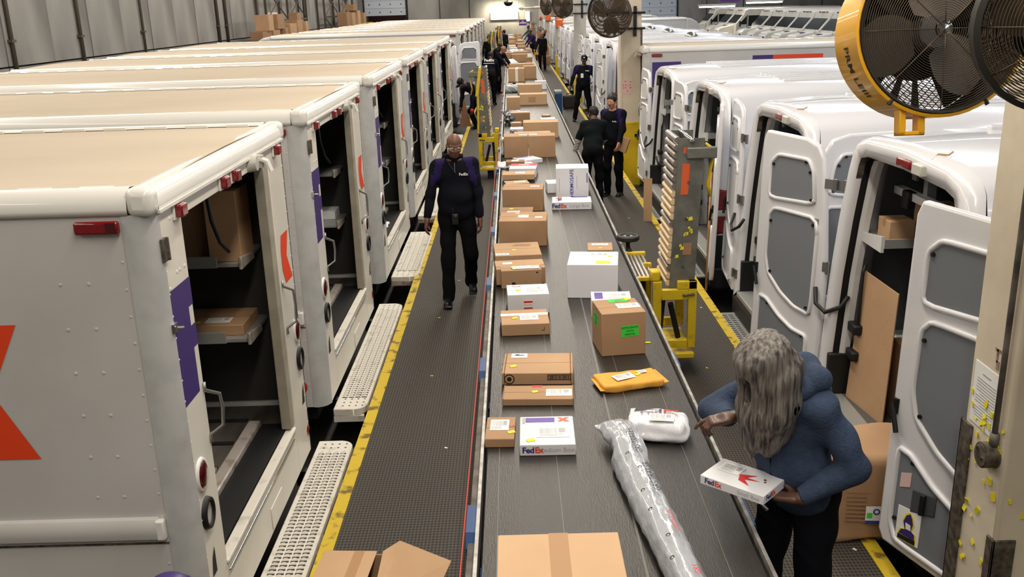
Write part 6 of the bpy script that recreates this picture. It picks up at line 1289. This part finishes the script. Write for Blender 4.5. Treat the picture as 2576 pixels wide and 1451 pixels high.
def drum_fan(label, loc, rx, rz, R=.3, D=.25):
    t = thing('drum_fan', label, 'fan', loc, rz); t.rotation_euler = (rx, 0, rz)
    my = Matrix.Rotation(PI/2, 4, 'X')     # lathe axis -> -y
    part('drum', MB().lathe([(R, -D), (R+.004, -D-.003), (R+.01, -D), (R+.012, -.06), (R+.012, .012), (R+.004, .015), (R-.001, .01), (R, -D)], 56, my), 'fan_yellow', t, auto=True)
    part('drum_lining', MB().lathe([(R-.004, .0), (R-.004, -D)], 40, my), 'fan_black', t, smooth=True)  # inner face coloured black to darken the inside of the drum
    part('front_rim', MB().lathe([(R-.014, .004), (R-.011, .016), (R-.003, .018), (R-.002, .0), (R-.013, -.01)], 56, my), 'fan_black', t, auto=True)
    o = part('front_guard', guard(MB(), R-.015, 34, -.012, .018, .0014, 8, .02), 'fan_wire', t, smooth=True)
    mb = MB()
    for i in range(-21, 22):
        c = i*.0135; h = math.sqrt(max(R*R*1.98-c*c, 0)); lim = lambda u: max(-R, min(R, u))
        for sg in (1, -1):
            pts = []
            for u in np.linspace(-1.45*R, 1.45*R, 2): pts.append(((u-c*1.4)*.7071, D, sg*(u+c*1.4)*.7071))
            a, b = pts; d = (b[0]-a[0], b[2]-a[2]); A = d[0]**2+d[1]**2; Bq = 2*(a[0]*d[0]+a[2]*d[1]); Cq = a[0]**2+a[2]**2-(R-.004)**2; disc = Bq*Bq-4*A*Cq
            if disc > 0:
                t0, t1 = ((-Bq-math.sqrt(disc))/(2*A), (-Bq+math.sqrt(disc))/(2*A)); mb.cyl((a[0]+d[0]*t0, D-.004, a[2]+d[1]*t0), (a[0]+d[0]*t1, D-.004, a[2]+d[1]*t1), .0016, n=4, cap=False)
    part('rear_mesh', mb, 'fan_black', t)
    for mb in blade_mb(R*.95, .105, 3, math.radians(195), .1): part('blade', mb, 'fan_blade', t, smooth=True)
    part('hub', MB().cyl((0, .04, 0), (0, .16, 0), .055, .06, n=20), 'steel', t, auto=True); part('hub_badge', MB().lathe([(0, .03), (.028, .026), (.03, .02)], 12, my), 'chrome', t)
    part('motor', MB().cyl((0, .16, 0), (0, .27, 0), .075, n=20), 'fan_black', t, auto=True)
    for a in (.4, .75, 2.4, 2.75): part('motor_strut', MB().box(-R, R, D-.03, D-.012, -.014, .014, mx=Matrix.Rotation(a, 4, 'Y')), 'fan_black', t)
    for a0, a1 in ((-66, 192), (207, 233), (247, 255), (268, 275)):     # added black sheets blocking the bright view through, gaps at the lower left
        N = max(3, int((a1-a0)/8)); ring = [[(q*R*math.cos(math.radians(a0+(a1-a0)*i/N)), D+.003, q*R*math.sin(math.radians(a0+(a1-a0)*i/N))) for i in range(N+1)] for q in (.1, .98)]
        part('rear_blackout', MB().loft(ring), 'fan_black', t)
    part('rear_blackout', MB().loft([[(q*R*math.cos(2*PI*i/32), D+.002, q*R*math.sin(2*PI*i/32)) for i in range(33)] for q in (.05, .55)]), 'fan_black', t)
    part('foot_bracket', MB().box(-.135, -.045, .0, .05, -R-.07, -R-.055).box(-.135, -.112, .0, .05, -R-.07, -R+.02).box(-.07, -.045, .0, .05, -R-.07, -R+.02), 'fan_yellow', t, bevel=.004)
    for a in (2.75, -2.2, -1.0, .3): part('bolt', MB().cyl(((R+.0)*math.cos(a), -.01, (R)*math.sin(a)), ((R+.02)*math.cos(a), -.01, (R+.02)*math.sin(a)), .008, n=8), 'fan_black', t)
    tm = text_mesh('PRM LEIII', .052, Matrix.Identity(4), 'ink_black', bold=.01)
    for v in tm.vertices: a = math.radians(207)-v.co.y*0+v.co.x/(R+.013); yv = D*.45-v.co.y; v.co = Vector(((R+.0135)*math.cos(a), yv, (R+.0135)*math.sin(a)))
    link('printed_word', tm, t)
    return t
drum_fan('yellow drum fan with a wire guard at the top right, beside the near pillar', (1.475, 3.32, 2.925), math.radians(-9), math.radians(1), R=.285, D=.2)
def cage_fan(label, loc, rx, rz, R=.36, near=False, group='dusty cage fans on the pillars'):
    t = thing('cage_fan', label, 'fan', loc, rz, group); t.rotation_euler = (rx, 0, rz)
    n = 26 if near else 24; r = .0016 if near else .0048
    part('front_guard', guard(MB(), R, n, -.03, .09, r, 10, .03), 'fan_wire' if near else 'fan_dusty', t, smooth=True)
    part('rear_guard', guard(MB(), R, n, .05, -.1, r, 10, .05), 'fan_dusty', t, smooth=True)
    part('rim', MB().lathe([(R-.004, -.04), (R+.012, -.03), (R+.012, .05), (R-.004, .06)], 40, Matrix.Rotation(PI/2, 4, 'X')), 'fan_black' if near else 'fan_dusty', t, auto=True)
    for mb in blade_mb(R*.92, R*.36, 3, .6, .0): part('blade', mb, 'fan_dusty', t, smooth=True)
    part('motor', MB().cyl((0, .02, 0), (0, .3, 0), .085, .075, n=18), 'fan_dusty', t, auto=True)
    part('hub', MB().cyl((0, -.06, 0), (0, .03, 0), .05, n=16), 'fan_dusty', t, auto=True)
    return t
CN = cage_fan('black cage fan at the top right corner in front of the yellow drum fan', (1.56, 2.72, 2.95), 0, math.radians(-16), R=.235, near=True, group=None)
part('blur_plate', MB().lathe([(0, .0), (.12, .0)], 24, Matrix.Translation((0, .12, 0)) @ Matrix.Rotation(PI/2, 4, 'X')), 'fan_black', CN); CN.children[-1].name = 'motor_plate'
t = thing('fan_bracket', 'steel bracket arm carrying the two big fans on the near pillar', 'bracket', (2.06, 3.75, 2.95))
part('arm', MB().box(-.5, 0, -.03, .03, .3, .36).box(-.5, -.44, -.25, .03, .28, .36), 'fan_black', t); part('mount_plate', MB().box(-.02, 0, -.12, .12, .2, .5), 'fan_black', t)
for lab, loc, rz, R, pi_ in (('dusty cage fan on the second pillar, above the two standing women', (1.8, 17.62, 2.84), -30, .41, 1), ('dusty cage fan on the third pillar, above the man in the cap', (1.66, 31.0, 3.0), -45, .4, 2), ('smaller dusty cage fan seen beside the orange-box pillar', (1.62, 44.3, 2.95), -60, .4, 3)):
    f = cage_fan(lab, loc, math.radians(8), math.radians(rz), R); p = pil[pi_]; zb = loc[2]-FZ; hh = PW/2
    part('fan_mount', MB().box(-hh-.05, hh+.06, -hh-.05, -hh-.012, zb-.02, zb+.02), 'black', p, bevel=.006); part('fan_mount', MB().box(-hh-.05, hh+.06, -hh-.05, -hh-.012, zb-.3, zb-.26), 'black', p, bevel=.006); part('fan_mount', MB().box(hh-.16, hh-.1, -hh-.05, -hh-.012, zb-.42, zb+.12), 'black', p, bevel=.006)
# ---------------------------------------------------------------- racks, cartons and odds along the left wall
def rack(label, y0, y1, zt, n):
    t = thing('pallet_rack', label, 'rack', (XL+.33, y0, FZ), group='racks along the left wall'); L = y1-y0; D = .9
    ys = np.linspace(0, L, n)
    for y in ys:
        for x in (-.2, .2): part('upright', MB().box(x-.05, x+.05, y-.05, y+.05, 0, 6.2), 'rack_steel', t)
    for a, b in zip(ys[:-1], ys[1:]):
        for k in range(3):
            z0, z1 = 1.6+k*1.5, 3.1+k*1.5
            part('cross_brace', MB().cyl((.2, a, z0), (.2, b, z1), .03, n=6), 'rack_steel', t); part('cross_brace', MB().cyl((.2, b, z0), (.2, a, z1), .03, n=6), 'rack_steel', t); part('beam', MB().box(.17, .23, a, b, z1-.04, z1+.04), 'rack_steel', t)
    return t
rack('first tall braced rack by the left wall, with the big carton pile before it', 42.6, 51.0, 2.3, 3); rack('second tall braced rack by the left wall, nearer the dock door', 56.0, 66.0, 2.5, 3)
def bench(label, y0, y1, zt):
    t = thing('yellow_bench', label, 'table', (XL+1.2, y0, FZ), group='yellow-edged benches by the left wall'); L = y1-y0
    part('top', MB().box(-.55, .5, 0, L, zt-.08, zt), 'rack_steel', t); part('yellow_beam', MB().box(.5, .56, L*.35, L, zt-.12, zt+.08), 'yellow_steel', t)
    for y in (.1, L*.36, L-.1): part('leg', MB().box(.42, .5, y-.04, y+.04, 0, zt-.08), 'rack_steel', t); part('leg', MB().box(-.55, -.47, y-.04, y+.04, 0, zt-.08), 'rack_steel', t)
    return zt+FZ
z1 = bench('bench with a yellow edge below the big carton pile by the left wall', 37.5, 48.0, 2.4); z2 = bench('bench with a yellow edge by the second rack', 57.0, 66.5, 2.55)
pile = [(38.6, 0, .5, 1.2, .34, 'card_c'), (40.0, 0, .6, 1.3, .36, 'card_b'), (41.8, 0, .6, 1.2, .4, 'card_c'), (39.3, .35, .55, 1.3, .62, 'card_a'), (40.9, .38, .6, 1.4, .6, 'card_c'), (43.4, 0, .5, 1.1, .55, 'card_a'), (44.8, 0, .5, 1.0, .7, 'card_b'), (46.3, 0, .5, 1.1, .6, 'card_a'), (45.0, .71, .4, .8, .3, 'card_c')]
for i, (y, dz, w_, d_, h_, m_) in enumerate(pile):
    place = ('at the near end', 'second from the near end', 'in the middle', 'topmost at the near end', 'topmost in the middle', 'right of the middle', 'tall, right of the middle', 'at the far end', 'small, on the tall one')[i]
    carton('empty carton %s of the pile on the first yellow-edged bench' % place, XL+1.25, y, z1+dz+.001, w_, d_, h_, rnd.uniform(-8, 8), m_, None, group='carton pile on the first bench')
for i, (y, dz, d_, h_, m_) in enumerate(((58.2, 0, 1.6, .8, 'card_c'), (60.2, 0, 1.4, .75, 'card_a'), (62.4, 0, 1.8, .85, 'card_d'), (64.8, 0, 1.5, .7, 'card_b'), (61.0, .86, 1.2, .35, 'card_c'))):
    carton('carton %s on the second yellow-edged bench' % ('nearest', 'with a dark gap beside it', 'pale, in the middle', 'farthest', 'topmost')[i], XL+1.25, y, z2+dz+.001 if i < 4 else z2+.87, .55, d_, h_, rnd.uniform(-5, 5), m_, None, group='cartons on the second bench')
t = thing('wall_bench', 'brown low table under a carton at the foot of the left wall', 'table', (XL+.55, 32.0, FZ)); part('top', MB().box(-.35, .35, -.75, .75, 2.06, 2.12), 'card_edge', t)
for x in (-.3, .3):
    for y in (-.65, .65): part('leg', MB().box(x-.04, x+.04, y-.04, y+.04, 0, 2.06), 'card_edge', t)
c_ = carton('small carton with a label on the brown low table by the left wall', XL+.55, 32.1, 1.702, .5, .9, .22, 0, 'card_c', None); part('paper_label', MB().box(.2505, .252, -.2, .1, .05, .16), 'paper', c_)
t = thing('carton_tower', 'tall carton with a white label standing by the left wall', 'box', (XL+.6, 34.2, FZ)); part('body', MB().box(-.3, .3, -.55, .55, 0, 2.42), 'card_c', t, bevel=.01); part('paper_label', MB().box(.3, .303, -.15, .15, 2.15, 2.3), 'paper', t)
t = thing('forklift_seat', 'dark machine seat peeking over the step van roofs by the wall', 'machine', (XL+1.0, 35.5, FZ)); part('seat_back', MB().box(-.1, .1, -.3, .3, 1.5, 2.0), 'black', t, bevel=.06, seg=3); part('body', MB().box(-.3, .5, -.35, 1.6, .2, 1.55), 'frame_grey', t, bevel=.05)
t = thing('fire_extinguisher', 'small red fire extinguisher on the pillar beyond the orange box', 'extinguisher', (PXL+PW+.1, PY[3]+PW/2, .55)); part('cylinder', MB().lathe([(0, 0), (.09, 0), (.1, .03), (.1, .5), (.05, .6), (.03, .62), (0, .62)], 16), 'red_gloss', t, smooth=True); part('valve', MB().box(-.03, .06, -.02, .02, .62, .7), 'black', t)
part('bracket', MB().box(-.1, -.0, -.03, .03, .2, .26), 'black', t)
